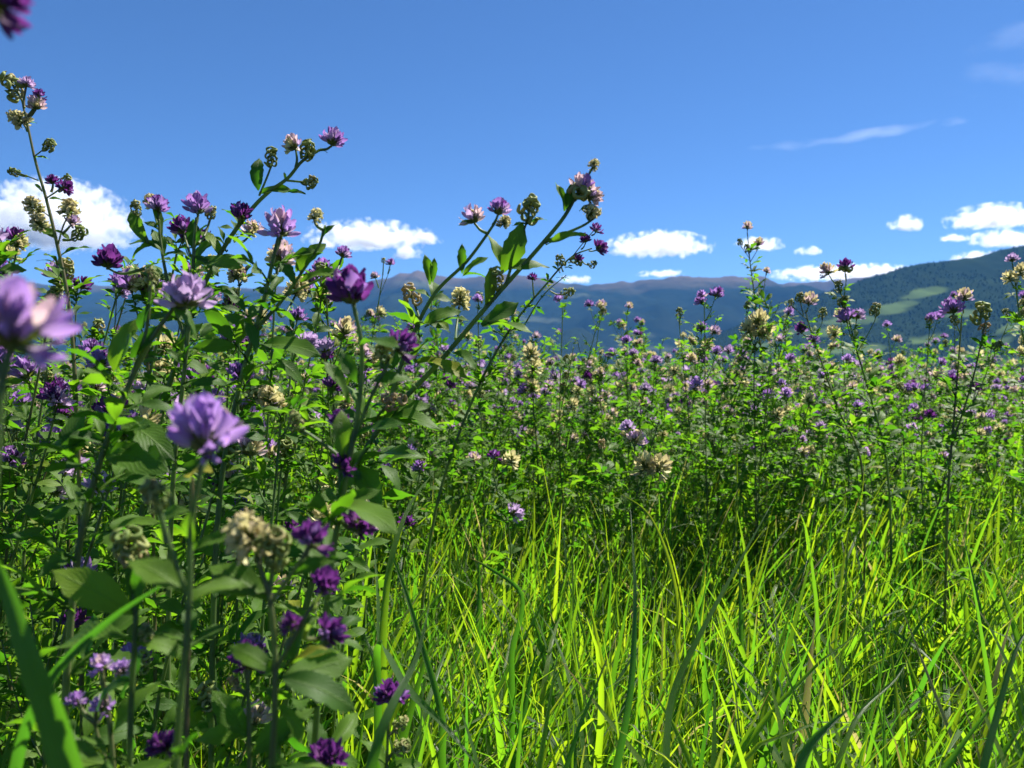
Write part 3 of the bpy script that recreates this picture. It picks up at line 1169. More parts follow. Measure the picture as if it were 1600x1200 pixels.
single_blade(['root', (120, 1290, .21), (85, 1140, .205), (45, 1030, .20), (10, 920, .20), (-10, 860, .20)], .011, 'broad blurred pale green grass blade rising up the lower left corner', .12)
single_blade(['root', (20, 1230, .27), (70, 1075, .26), (170, 970, .255), (290, 893, .25)], .006, 'thin blurred grey green grass blade slanting up beside the broad corner blade', .03)
single_blade(['root', (560, 1300, .36), (600, 1130, .37), (650, 1030, .40), (672, 940, .42)], .008, 'dark grass blade crossing in front of the lowest purple flower head', .1)
single_blade(['root', (590, 1010, .60), (640, 1080, .46), (700, 1140, .42), (760, 1215, .40)], .008, 'dark drooping grass blade right of the lowest purple flower head', .12)
single_blade(['root', (955, 1250, .55), (985, 1080, .56), (992, 930, .58), (985, 790, .62)], .0095, 'straight dark blue green ribbed grass blade in the middle of the meadow', .02)
single_blade(['root', (800, 1020, .75), (815, 930, .75), (760, 885, .74), (730, 870, .74)], .008, 'grey green grass blade arching over to the left in the sunlit grass', .08)
single_blade(['root', (1040, 1230, .52), (1050, 1090, .55), (1100, 980, .58), (1160, 870, .62), (1215, 770, .66)], .008, 'long bright grass blade slanting right in the middle of the meadow', .55)
single_blade(['root', (1060, 950, .90), (1040, 860, .90), (1010, 800, .90), (965, 768, .90)], .008, 'pale shiny grass blade arching left at the edge of the alfalfa', .92)
single_blade(['root', (1530, 1240, .42), (1560, 1110, .44), (1590, 1010, .46), (1625, 960, .48)], .009, 'dark broad grass blade rising at the lower right corner', .1)
single_blade(['root', (1240, 1240, .40), (1262, 1170, .41), (1300, 1130, .42), (1330, 1105, .43)], .010, 'dark curved grass blade leaning right at the bottom of the meadow', .05)
single_blade(['root', (1300, 1230, .55), (1340, 1120, .58), (1400, 1060, .62), (1420, 1030, .64)], .008, 'bright broad grass blade leaning right above the dark curved blade', .75)
single_blade(['root', (690, 1120, .62), (660, 1010, .63), (625, 900, .65), (600, 840, .66)], .008, 'long dark grass blade leaning left beside the alfalfa thicket', .1)
single_blade(['root', (598, 1010, .62), (610, 880, .63), (640, 790, .66), (680, 735, .70)], .009, 'broad bright grass blade standing at the right foot of the thicket', .6)

# ------------------------------------------------------------------ traced alfalfa plants of the foreground
def foot(px, d, dz=0.0):
    p = at(px, 600, d)
    return np.array([p[0], p[1], float(ground_z(p[0], p[1])) - .005])


def single_leaf(p, a, c, d0, d1, k=0, yel=False, face=None, r=rnd):
    A, B = at(a[0], a[1], d0), at(c[0], c[1], d1)
    nh = np.array([r.gauss(.2, .25), -.55 + r.gauss(0, .25), .8]) if face is None else np.array(face, float)
    p.singles.append((frame(A, B - A, nh, np.linalg.norm(B - A)), k % 6, yel))


def add_head(p, px, py, d, kind, wpx, ang=0, tilt=.25, join=None, r1=.0008):
    """head centred near (px,py): ang = lean in the picture (degrees right of up)"""
    s = wpx * d / F * .82
    ax_ = unit(UPV * math.cos(R(ang)) + RGT * math.sin(R(ang)) - FWD * tilt + RGT * 0)
    c = at(px, py, d) - ax_ * s * .42
    p.heads.append((zframe(c, ax_, s, rnd.uniform(0, 6)), kind, rnd.randrange(4)))
    if join is not None:
        J = at(*join)
        mid = (J + c) / 2 + (c - J) * .1 - ax_ * .15 * np.linalg.norm(c - J)
        p.tubes.append((catmull([J, mid, c], 4), [r1 * 1.5, r1]))


def traced(label, stems, leaves=(), heads=(), auto=None, mid=False, seed=1, autoleaf=.026):
    """stems: list of (points, r0, r1); the first point of the first stem may be ('foot', px, d)"""
    P0 = stems[0][0]
    f = foot(P0[0][1], P0[0][2])
    p = Plant(f)
    for i, (pts, r0, r1) in enumerate(stems):
        W = [f if q[0] == 'foot' else at(*q) for q in pts]
        p.tubes.append((catmull(W, 6), [r0, (r0 + r1) / 2, r1]))
    r = random.Random(seed)
    for (a, c, d0, d1, *k) in leaves:
        single_leaf(p, a, c, d0, d1, k[0] if k else r.randrange(6), bool(len(k) > 1 and k[1]), None, r)
    for h_ in heads:
        add_head(p, *h_)
    for (a, c, d0, d1, n, size) in (auto or ()):
        # compound leaves between two points of a stem
        A, B = at(*a, d0), at(*c, d1)
        tan = unit(B - A)
        az = r.uniform(0, 6)
        n = int(n * (1.5 if d0 >= .36 else .7) * (.5 if a[1] > 1000 else 1) + .5)
        for i in range(n):
            az += 2.4 + r.uniform(-.4, .4)
            o = unit(np.cross(tan, (math.cos(az), math.sin(az), .1)))
            nh = np.array([0, -.3, 1]) + .3 * SUNV + np.array([r.gauss(0, .4), r.gauss(0, .4), 0])
            p.leaves.append((frame(A + (B - A) * (i + r.random() * .8) / n, o + tan * r.uniform(.3, .9), nh, size * (.8 if d0 < .36 else 1) * r.uniform(.75, 1.15)), r.randrange(7)))
    if mid:       # leaves down the lower stem
        P = p.tubes[0][0]
        for i in range(10):
            t = r.uniform(.12, .62)
            pos = np.array([np.interp(t, np.linspace(0, 1, len(P)), P[:, k]) for k in range(3)])
            az = r.uniform(0, 6.28)
            nh = np.array([r.gauss(0, .4), r.gauss(0, .4), 1]) + .3 * SUNV
            p.leaves.append((frame(pos, (math.cos(az), math.sin(az), .5), nh, r.uniform(.022, .032)), r.randrange(7)))
    return p.emit_mid(label) if mid else p.emit_full(label)


# the big branching stem that leans right over the field
D = .52
traced('big dark stemmed alfalfa leaning right, pod ball and mixed lilac head against the sky',
       [([('foot', 400, D), (425, 1250, D), (470, 980, D), (535, 770, D), (600, 660, D), (690, 562, D), (770, 468, D), (848, 380, D), (882, 338, D), (902, 302, D)], .0026, .0013),
        ([(598, 665, D), (636, 545, D), (680, 458, D), (728, 410, D), (757, 372, D), (772, 350, D)], .0017, .0010),
        ([(848, 380, D), (880, 366, D), (912, 352, D), (930, 340, D)], .0012, .0007),
        ([(790, 445, D), (806, 395, D), (822, 350, D)], .0012, .0008)],
       [((882, 330), (869, 284), D, D, 2), ((886, 332), (893, 286), D, D, 2), ((783, 425), (765, 358), D, D, 0), ((783, 428), (822, 350), D, D - .01, 1), ((790, 424), (850, 398), D, D - .005, 3),
        ((722, 428), (722, 380), D, D, 2), ((724, 430), (760, 397), D, D, 0), ((722, 432), (757, 425), D, D, 4), ((760, 482), (768, 416), D, D - .005, 2),
        ((752, 508), (812, 478), D, D + .01, 5), ((754, 510), (832, 508), D, D - .01, 0), ((662, 505), (716, 476), D, D, 1), ((662, 506), (704, 506), D, D, 3), ((853, 383), (916, 364), D, D - .01, 2),
        ((672, 445), (664, 396), D, D, 2), ((676, 442), (679, 402), D, D, 2), ((650, 565), (732, 578), D, D - .02, 0), ((650, 568), (655, 520), D, D - .02, 1), ((655, 520), (640, 480), D, D, 0),
        ((745, 345), (715, 352), D, D, 2), ((826, 350), (853, 338), D, D, 4), ((826, 350), (800, 352), D, D, 2), ((905, 330), (930, 318), D, D, 2),
        ((600, 655), (672, 640), D, D - .02, 3), ((600, 655), (665, 620), D, D, 1), ((560, 730), (640, 690), D, D - .03, 0), ((560, 730), (590, 780), D, D - .04, 4), ((700, 550), (745, 575), D, D - .03, 2)],
       [(738, 335, D, 'pale', 42, -15, .2, (762, 365, D)), (780, 322, D, 'purple', 42, 10, .2, (770, 352, D)), (828, 322, D, 'pods', 54, 10, .2, (822, 350, D)),
        (910, 290, D, 'mixed', 52, 20, .1, (895, 315, D)), (930, 305, D, 'pale', 38, 70, .1, (905, 305, D)), (929, 255, D, 'cream', 22, 25, .1, (908, 292, D)), (928, 330, D, 'cream', 32, 70, .1, (922, 345, D)),
        (775, 432, D, 'pods', 46, 10, .3, (762, 478, D)), (790, 345, D, 'cream', 26, 40, .1, (775, 350, D)), (640, 455, D + .03, 'straw', 52, -20, .3, (655, 500, D)), (720, 462, D + .05, 'cream', 40, 10, .3, (712, 530, D)),
        (618, 625, D - .04, 'straw', 50, 60, .3, (598, 662, D))],
       [((470, 960), (600, 670), D, D, 9, .028), ((425, 1250), (480, 960), D, D, 9, .03), ((610, 640), (680, 470), D, D, 5, .018)], seed=4)

# the stem rising behind, bent to the right at its tip
D = .60
traced('alfalfa stem bending right at its tip, green pods and purple head against the sky',
       [([('foot', 190, D), (195, 1200, D), (215, 850, D), (255, 640, D), (300, 490, D), (345, 395, D), (392, 328, D), (420, 300, D), (450, 278, D), (472, 252, D), (500, 234, D)], .0024, .0011),
        ([(405, 306, D), (418, 275, D), (425, 256, D)], .0009, .0007), ([(448, 282, D), (470, 284, D), (482, 284, D)], .0009, .0007)],
       [((404, 298), (399, 242), D, D, 1), ((405, 302), (456, 292), D, D, 0), ((448, 300), (478, 302), D, D, 2), ((445, 284), (444, 268), D, D, 2), ((345, 400), (322, 350), D, D, 3), ((345, 400), (388, 408), D, D, 0),
        ((300, 420), (325, 365), D, D, 1), ((300, 420), (362, 395), D - .03, D - .05, 1), ((302, 392), (300, 343), D - .03, D - .03, 5), ((372, 350), (352, 322), D, D, 4), ((372, 350), (395, 352), D, D, 2),
        ((330, 450), (372, 452), D, D, 3), ((270, 560), (310, 500), D, D, 0), ((270, 560), (330, 575), D, D, 1), ((497, 234), (512, 238), D, D, 2)],
       [(424, 242, D, 'pods', 36, 0, .2, (422, 262, D)), (456, 222, D, 'pale', 38, -25, .2, (462, 262, D)), (482, 230, D, 'pods', 44, 20, .2, (475, 250, D)), (522, 214, D, 'purple', 42, 20, .2, (500, 234, D)),
        (488, 283, D, 'pods', 32, 60, .2, (470, 284, D)), (378, 330, D - .01, 'dark', 44, 20, .2, (372, 352, D)), (395, 355, D + .03, 'pale', 36, 20, .2, (365, 372, D))],
       [((215, 850), (300, 490), D, D, 13, .026), ((195, 1200), (215, 850), D, D, 10, .028), ((310, 470), (385, 340), D, D, 6, .014)], seed=5)

# lilac head plant in the middle of the thicket
D = .50
traced('alfalfa with a broad lilac head above a greyed one, left of the darkest purple head',
       [([('foot', 330, D), (330, 1200, D), (345, 760, D), (380, 580, D), (412, 470, D), (428, 400, D), (436, 365, D)], .0022, .001),
        ([(395, 520, D), (440, 470, D), (470, 428, D), (500, 380, D), (508, 352, D)], .0013, .0007), ([(412, 480, D), (470, 450, D), (540, 420, D)], .001, .0006)],
       [((462, 425), (502, 374), D, D, 1), ((500, 380), (522, 345), D, D, 4), ((470, 440), (530, 418), D, D, 0), ((405, 545), (487, 528), D, D - .02, 1), ((405, 545), (380, 495), D, D, 0),
        ((380, 500), (410, 535), D - .02, D - .03, 3), ((440, 470), (400, 450), D, D, 2), ((395, 520), (352, 480), D, D, 3), ((470, 430), (455, 390), D, D, 2), ((430, 560), (480, 590), D, D, 3)],
       [(437, 347, D, 'violet', 70, 0, .25, (430, 392, D)), (440, 393, D + .03, 'pale', 52, 10, .25, (422, 430, D)), (466, 446, D + .08, 'cream', 46, 20, .3, (430, 480, D)), (495, 334, D, 'cream', 28, 30, .1, (505, 360, D)),
        (372, 580, D + .05, 'purple', 44, 10, .3, (380, 620, D)), (484, 532, D + .02, 'lilac', 40, 60, .3, (440, 540, D)), (537, 393, D + .1, 'purple', 30, 20, .2, (520, 430, D))],
       [((345, 760), (428, 410), D, D, 10, .024), ((330, 1200), (345, 760), D, D, 9, .028)], seed=6)

# darkest purple head
D = .36
traced('alfalfa with one big deep purple head at the right edge of the left thicket',
       [([('foot', 470, D), (478, 1500, D), (500, 1050, D), (530, 800, D), (560, 640, D), (565, 540, D), (553, 480, D)], .0019, .001),
        ([(545, 710, D), (580, 620, D), (612, 560, D)], .0012, .0008), ([(540, 720, D), (500, 690, D), (470, 670, D)], .001, .0007)],
       [((560, 540), (620, 528), D, D - .02, 0), ((575, 600), (640, 575), D, D, 3), ((540, 720), (530, 640), D, D, 1), ((548, 690), (625, 650), D, D - .01, 0), ((520, 800), (612, 785), D, D - .03, 1), ((525, 800), (590, 760), D, D, 0),
        ((530, 780), (560, 690), D, D, 4), ((545, 630), (505, 560), D, D, 2), ((560, 600), (530, 545), D, D, 3)],
       [(548, 445, D, 'dark', 92, -5, .35, (556, 492, D)), (600, 545, D, 'pods', 50, 20, .3, (600, 575, D)), (632, 535, D + .01, 'dark', 56, 50, .2, (608, 565, D)), (570, 815, D, 'dark', 64, 40, .3, (530, 810, D)), (536, 722, D, 'dark', 44, 20, .3, (535, 770, D)),
        (530, 655, D + .01, 'dark', 44, 0, .3, (550, 690, D)), (462, 655, D, 'pods', 42, -10, .2, (480, 680, D))],
       [((500, 1050), (530, 800), D, D, 6, .024), ((478, 1500), (500, 1050), D, D, 7, .026)], seed=7)

# the tall stalk at the left edge
D = .66
traced('tallest thin alfalfa stalk at the left edge, topped by pods and faded pink heads',
       [([('foot', 120, D), (128, 1100, D), (122, 700, D), (108, 480, D), (90, 385, D), (72, 310, D), (55, 250, D), (43, 195, D), (36, 165, D)], .002, .0008),
        ([(72, 310, D), (90, 298, D), (100, 290, D)], .0007, .0006), ([(53, 245, D), (66, 235, D), (76, 228, D)], .0006, .0005), ([(60, 282, D), (42, 275, D), (24, 268, D)], .0006, .0005), ([(90, 385, D), (100, 350, D), (112, 330, D)], .0007, .0006),
        ([(80, 340, D), (66, 330, D), (50, 320, D)], .0006, .0005)],
       [((53, 246), (78, 248), D, D, 2), ((43, 192), (58, 192), D, D, 2), ((72, 312), (95, 305), D, D, 3), ((86, 360), (110, 372), D, D, 0), ((88, 372), (62, 352), D, D, 1), ((66, 300), (54, 286), D, D, 2), ((95, 400), (140, 380), D, D, 0)],
       [(18, 130, D, 'pods', 54, -30, .2, (38, 168, D)), (44, 128, D, 'lilac', 24, 30, .2, (37, 165, D)), (57, 160, D, 'pale', 34, 15, .2, (41, 185, D)), (62, 146, D, 'dark', 20, 20, .2, (41, 185, D)), (27, 183, D, 'cream', 38, -40, .2, (43, 205, D)), (78, 224, D, 'pods', 30, 30, .2, (66, 235, D)),
        (20, 268, D, 'pods', 22, -60, .2, (42, 275, D)), (82, 280, D, 'dark', 22, 0, .2, (80, 300, D)), (104, 280, D, 'pods', 26, 10, .2, (92, 296, D)), (105, 292, D - .01, 'dark', 28, 60, .2, (92, 298, D)), (110, 322, D, 'cream', 38, 20, .2, (104, 345, D)), (50, 318, D, 'cream', 36, -30, .2, (66, 330, D)),
        (125, 362, D, 'pods', 34, 40, .2, (98, 375, D)), (115, 345, D, 'pale', 26, 40, .2, (98, 365, D)), (60, 345, D, 'cream', 36, -20, .2, (84, 370, D))],
       [((122, 700), (95, 410), D, D, 9, .022), ((128, 1100), (122, 700), D, D, 8, .026)], seed=8)

# purple pair in front of the bending stem
D = .56
traced('alfalfa with two purple heads side by side against the sky, left of the bending stem',
       [([('foot', 260, D), (262, 1150, D), (270, 760, D), (290, 560, D), (300, 450, D), (304, 370, D), (307, 340, D)], .0021, .001),
        ([(292, 540, D), (262, 440, D), (250, 370, D), (248, 340, D)], .0014, .0008)],
       [((248, 360), (225, 340), D, D, 1), ((250, 372), (240, 318), D, D, 2), ((252, 390), (205, 362), D, D, 3), ((255, 400), (290, 392), D, D, 0), ((304, 380), (322, 350), D, D, 2), ((302, 400), (345, 420), D, D, 1),
        ((250, 380), (200, 395), D, D, 4), ((262, 440), (220, 415), D, D, 1), ((256, 400), (242, 352), D, D, 1), ((230, 380), (200, 325), D, D, 0)],
       [(248, 318, D, 'purple', 42, 10, .2, (248, 345, D)), (308, 318, D, 'purple', 50, 0, .2, (306, 350, D)), (284, 352, D + .02, 'dark', 42, -10, .2, (298, 400, D)), (212, 322, D, 'pods', 30, -10, .2, (232, 380, D)), (236, 312, D + .03, 'cream', 30, -10, .2, (246, 350, D)),
        (172, 402, D, 'dark', 52, 20, .2, (225, 420, D)), (330, 330, D + .02, 'pods', 30, 10, .2, (310, 380, D))],
       [((270, 760), (300, 440), D, D, 10, .024), ((262, 1150), (270, 760), D, D, 9, .028)], seed=9)

# lilac head nearer the viewer
D = .38
traced('alfalfa with a soft lilac head above a pair of big upright pale leaves, left thicket',
       [([('foot', 85, D), (90, 1500, D), (120, 880, D), (160, 710, D), (200, 605, D), (240, 525, D), (272, 480, D)], .002, .001),
        ([(200, 605, D), (228, 520, D), (236, 440, D)], .001, .0007)],
       [((178, 580), (200, 490), D, D, 1), ((185, 580), (222, 520), D, D - .01, 5), ((205, 560), (250, 505), D, D, 0), ((258, 545), (285, 565), D, D, 0), ((110, 720), (112, 632), D, D, 3), ((112, 720), (135, 655), D, D, 1), ((150, 700), (60, 690), D, D, 0),
        ((190, 660), (262, 690), D, D - .02, 1), ((180, 700), (212, 640), D, D - .02, 1), ((165, 710), (250, 720), D, D - .03, 0), ((240, 470), (215, 520), D, D, 2), ((255, 470), (320, 505), D, D, 3)],
       [(290, 453, D, 'lilac', 78, 5, .3, (270, 482, D)), (238, 428, D + .02, 'pods', 34, 0, .2, (236, 450, D))],
       [((120, 880), (200, 610), D, D, 7, .024), ((90, 1500), (120, 880), D, D, 9, .03)], seed=10)

# the near purple head
D = .23
traced('near purple alfalfa head, large and out of focus, with a yellowed leaf beneath it',
       [([('foot', 250, D), (255, 2200, D), (275, 1200, D), (296, 930, D), (298, 830, D), (315, 725, D)], .0012, .0008),
        ([(292, 930, D), (265, 850, D), (245, 780, D)], .0009, .0006)],
       [((305, 790), (285, 860), D, D, 1), ((292, 930), (205, 860), D, D, 1), ((290, 940), (380, 900), D, D + .01, 0)],
       [(322, 668, D, 'violet', 138, 5, .3, (312, 735, D)), (240, 770, D, 'pods', 70, -10, .3, (262, 850, D))],
       [((285, 1200), (292, 930), D, D, 3, .02), ((260, 1900), (285, 1200), D, D, 4, .024)], seed=11)
traced('alfalfa shoot with a single small yellowed leaf, hidden below the near purple head',
       [([('foot', 290, .3), (290, 1400, .3), (296, 900, .3), (300, 745, .3)], .0012, .0008)],
       [((332, 738), (282, 728), .28, .29, 1, True), ((300, 800), (240, 800), .3, .3, 1), ((298, 860), (360, 830), .3, .3, 0)], [], [((290, 1400), (296, 900), .3, .3, 6, .024)], seed=12)

# blurred cut-off head at the left edge
D = .165
traced('blurred lilac alfalfa head very close to the viewer at the left edge',
       [([('foot', -60, D), (-55, 2500, D), (-40, 1200, D), (-10, 760, D), (5, 570, D)], .0012, .0008)],
       [], [(22, 492, D, 'violet', 178, 20, .35, (3, 590, D))], [((-55, 2500), (-40, 1300), D, D, 3, .02)], seed=13)
# blurred bud hanging into the top left corner
D = .17
traced('blurred dark purple flower tip poking into the top left corner of the view',
       [([('foot', -190, D), (-190, 2500, D), (-170, 1000, D), (-110, 300, D), (-50, 40, D), (-30, -10, D)], .0012, .0008)],
       [], [(8, -6, D, 'dark', 100, 75, .2, (-32, -8, D))], [((-190, 2400), (-170, 1000), D, D, 3, .02)], seed=14)

# cream and dark cluster in front
D = .27
traced('near blurred alfalfa with a cream cluster and a dark purple head touching it',
       [([('foot', 400, D), (402, 2000, D), (420, 1300, D), (430, 1050, D), (420, 930, D), (400, 870, D)], .0015, .0009), ([(422, 945, D), (460, 890, D), (485, 855, D)], .001, .0007), ([(428, 1050, D), (480, 960, D), (500, 930, D)], .001, .0007)],
       [((420, 930), (330, 915), D, D, 0), ((420, 940), (330, 870), D, D, 1), ((440, 1060), (560, 1090), D, D, 1), ((440, 1060), (545, 1035), D, D + .02, 5), ((430, 1050), (360, 1000), D, D, 3), ((435, 1100), (480, 1160), D, D, 0), ((455, 900), (530, 870), D, D, 2)],
       [(385, 830, D, 'cream', 90, -20, .35, (402, 875, D)), (430, 850, D, 'pods', 80, 10, .3, (420, 930, D)), (488, 835, D, 'dark', 66, 20, .3, (476, 870, D)), (508, 905, D + .04, 'dark', 58, 20, .3, (490, 945, D)), (455, 970, D, 'dark', 40, -10, .3, (445, 1010, D)), (520, 988, D + .03, 'dark', 64, 60, .3, (480, 980, D))],
       [((420, 1300), (428, 1000), D, D, 5, .026), ((402, 2000), (420, 1300), D, D, 6, .028)], seed=15)
D = .33
traced('low alfalfa with two separate purple blooms near the ground at the lower left',
       [([('foot', 190, D), (188, 1500, D), (180, 1250, D), (170, 1120, D), (160, 1060, D)], .0014, .0009), ([(178, 1220, D), (150, 1140, D), (150, 1110, D)], .0009, .0007)],
       [((180, 1230), (250, 1180), D, D, 1), ((175, 1150), (215, 1065), D, D, 3), ((178, 1200), (100, 1180), D, D, 0), ((190, 1090), (235, 1020), D, D, 5)],
       [(157, 1035, D, 'violet', 44, 0, .3, (160, 1070, D)), (190, 1042, D, 'violet', 36, 20, .3, (164, 1080, D)), (157, 1100, D, 'violet', 44, 0, .3, (152, 1130, D)), (118, 1092, D, 'purple', 34, -10, .3, (150, 1130, D))],
       [((188, 1500), (178, 1200), D, D, 5, .026)], seed=16)
D = .34
traced('low alfalfa with blackish purple heads in the shade at the bottom of the thicket',
       [([('foot', 400, D), (398, 1500, D), (390, 1200, D), (388, 1090, D), (385, 1045, D)], .0014, .0009), ([(392, 1220, D), (450, 1215, D), (510, 1200, D)], .001, .0007)],
       [((390, 1150), (330, 1080), D, D, 1), ((390, 1150), (300, 1150), D, D, 0), ((392, 1180), (470, 1110), D, D, 3), ((392, 1200), (320, 1240), D, D, 5)],
       [(385, 1025, D, 'dark', 66, 0, .3, (386, 1060, D)), (365, 1065, D, 'straw', 30, -20, .3, (386, 1085, D)), (512, 1178, D, 'dark', 66, 10, .3, (505, 1205, D)), (255, 1160, D - .03, 'dark', 56, -10, .3, (330, 1240, D))],
       [((398, 1500), (390, 1150), D, D, 7, .03)], seed=17)
D = .42
traced('low alfalfa with a purple head above a cream pod head, beside the crossing blade',
       [([('foot', 600, D), (600, 1500, D), (603, 1250, D), (606, 1150, D), (608, 1100, D)], .0013, .0008)],
       [((604, 1200), (575, 1150), D, D, 1), ((604, 1200), (660, 1190), D, D, 0)],
       [(610, 1080, D, 'dark', 60, 0, .3, (608, 1110, D)), (628, 1130, D, 'pods', 34, 40, .3, (606, 1150, D)), (632, 1165, D, 'pods', 40, 60, .3, (604, 1190, D))],
       [((600, 1500), (604, 1180), D, D, 5, .022)], seed=18)
D = .30
traced('alfalfa with a brownish pod cluster in shadow left of the near purple stem',
       [([('foot', 195, D), (196, 1700, D), (205, 1100, D), (212, 960, D), (205, 880, D)], .0014, .0009)],
       [((210, 960), (85, 885), D, D - .01, 1), ((212, 960), (222, 870), D, D, 5), ((208, 1000), (50, 1005), D, D + .01, 0), ((208, 1000), (290, 1010), D, D, 1), ((206, 1060), (130, 1090), D, D, 3)],
       [(200, 850, D, 'pods', 84, -10, .3, (206, 890, D)), (228, 985, D, 'pods', 40, 20, .3, (210, 1010, D))],
       [((196, 1700), (206, 1050), D, D, 8, .03)], seed=19)

# ------------------------------------------------------------------ leafy stems that fill the left thicket
sil_x = [-80, 0, 110, 200, 300, 400, 500, 560, 620, 660]
sil_y = [330, 350, 430, 400, 370, 400, 420, 500, 590, 680]
WT = dict(purple=.22, lilac=.10, dark=.18, pale=.16, cream=.16, pods=.18)


WORD = dict(purple='purple', lilac='lilac', dark='dark purple', pale='faded pink', cream='cream', pods='pod', straw='dry pod', violet='violet', mixed='mixed', darkmixed='dark')
LEFT_MARKS = ['at the left edge', 'under the tallest thin stalk', 'below the soft lilac head', 'left of near purple head',
              'behind near purple head', 'below the broad lilac head', 'under the darkest head', 'beside the big dark stem']


def tops(p):
    c = {}
    for _, k, _ in p.heads:
        c[k] = c.get(k, 0) + 1
    k = sorted(c, key=lambda q: -c[q])[:2]
    return ' and '.join(WORD[q] for q in k) + ' heads' if k else 'no flowers'


def thicket(n, d0, d1, px0, px1, ylo, yhi, seed, label, group, leaf=.025, gap=.038, nh=2, mid=False, low=.36):
    r = random.Random(seed)
    for i in range(n):
        d = math.sqrt(r.uniform(d0 ** 2, d1 ** 2))
        px = px0 + (px1 - px0) * (i + r.random()) / n
        py = np.interp(px, sil_x, sil_y) + r.uniform(ylo, yhi)
        tip = at(px, py, d)
        ft = foot(px - r.uniform(-10, 90) * .7, d + r.uniform(-.05, .08))
        p = Plant(ft)
        mid_ = ft + (tip - ft) * .5 + np.array([r.gauss(-.02, .02), r.gauss(0, .02), .02])
        grow(p, [ft, mid_, tip], .0019, .0009, r, leaf, gap, low, WT, .023, nh, .38, True, .72, .45)
        where = LEFT_MARKS[min(int((px + 60) / 90), len(LEFT_MARKS) - 1)]
        (p.emit_mid if mid else p.emit_full)(f'{label}, {tops(p)}, {where}', group)


thicket(18, .55, 1.0, -60, 575, 0, 120, 21, 'tall leafy alfalfa', 'alfalfa stems of the left thicket', .033, .036, 1)
thicket(7, .5, .8, -60, 560, 200, 420, 22, 'middling leafy alfalfa', 'alfalfa stems of the left thicket', .034, .034, 0)
thicket(19, .5, 1.0, -60, 600, 130, 420, 25, 'small bushy alfalfa', 'alfalfa stems of the left thicket', .027, .028, 1, True, .1)
thicket(2, .4, .5, 40, 400, 450, 700, 23, 'low leafy alfalfa', 'alfalfa stems of the left thicket', .027, .03, 0)
thicket(20, .85, 1.45, -60, 660, 20, 170, 24, 'farther shaded alfalfa', 'alfalfa stems behind the left thicket', .033, .036, 1, True)

# ------------------------------------------------------------------ traced plants of the field edge
traced('tall thin alfalfa stalk standing alone above the field against the blue ridge',
       [([('foot', 1200, 1.5), (1196, 680, 1.5), (1188, 540, 1.5), (1180, 470, 1.5), (1172, 410, 1.5), (1168, 365, 1.5)], .0022, .0009), ([(1184, 490, 1.5), (1194, 450, 1.5), (1197, 425, 1.5)], .001, .0006), ([(1172, 410, 1.5), (1184, 390, 1.5)], .0008, .0006), ([(1172, 405, 1.5), (1158, 385, 1.5)], .0008, .0006)],
       [], [(1168, 352, 1.5, 'pale', 20, 0, .1, (1168, 368, 1.5)), (1186, 378, 1.5, 'pale', 20, 10, .1, (1182, 392, 1.5)), (1156, 376, 1.5, 'pods', 16, -10, .1, (1160, 388, 1.5)), (1198, 422, 1.5, 'pale', 14, 0, .1, (1197, 430, 1.5)), (1168, 386, 1.5, 'pods', 20, -10, .1, (1171, 400, 1.5))],
       [((1196, 680), (1182, 480), 1.5, 1.5, 7, .026), ((1182, 480), (1170, 385), 1.5, 1.5, 8, .022)], True, 31)
traced('alfalfa with a pink head and a dark topped head in front of the valley gap',
       [([('foot', 1400, 1.2), (1385, 720, 1.2), (1360, 620, 1.2), (1338, 545, 1.2), (1318, 470, 1.2), (1306, 440, 1.2)], .0022, .001), ([(1318, 470, 1.2), (1322, 440, 1.2), (1322, 428, 1.2)], .0009, .0007), ([(1340, 550, 1.2), (1365, 505, 1.2), (1370, 490, 1.2)], .0009, .0007)],
       [], [(1291, 420, 1.2, 'pale', 28, -25, .1, (1304, 442, 1.2)), (1321, 414, 1.2, 'darkmixed', 30, 0, .1, (1322, 438, 1.2)), (1310, 445, 1.2, 'pods', 24, -10, .1, (1314, 460, 1.2)), (1318, 468, 1.2, 'pods', 28, 10, .1, (1322, 490, 1.2)), (1368, 480, 1.2, 'pods', 30, 10, .1, (1368, 496, 1.2)), (1322, 492, 1.2, 'purple', 34, -10, .1, (1335, 540, 1.2)), (1342, 490, 1.2, 'lilac', 26, 20, .1, (1338, 540, 1.2))],
       [((1385, 720), (1338, 545), 1.2, 1.2, 9, .026), ((1338, 545), (1312, 455), 1.2, 1.2, 8, .018)], True, 32)
traced('alfalfa with a pink purple head and green pods, second tall stalk from the valley gap',
       [([('foot', 1350, 1.25), (1345, 720, 1.25), (1310, 640, 1.25), (1285, 570, 1.25), (1265, 510, 1.25), (1258, 485, 1.25)], .0022, .001), ([(1262, 500, 1.25), (1245, 485, 1.25), (1238, 478, 1.25)], .0008, .0006), ([(1272, 530, 1.25), (1284, 505, 1.25), (1286, 495, 1.25)], .0008, .0006)],
       [], [(1266, 466, 1.25, 'pale', 32, 10, .1, (1259, 490, 1.25)), (1250, 462, 1.25, 'pods', 24, -5, .1, (1256, 492, 1.25)), (1236, 472, 1.25, 'pods', 18, -10, .1, (1242, 482, 1.25)), (1286, 486, 1.25, 'pods', 22, 10, .1, (1285, 500, 1.25)), (1252, 512, 1.25, 'dark', 26, -10, .1, (1266, 525, 1.25)), (1272, 528, 1.25, 'purple', 20, 10, .1, (1276, 545, 1.25))],
       [((1345, 720), (1285, 570), 1.25, 1.25, 9, .024), ((1285, 570), (1262, 500), 1.25, 1.25, 6, .016)], True, 33)
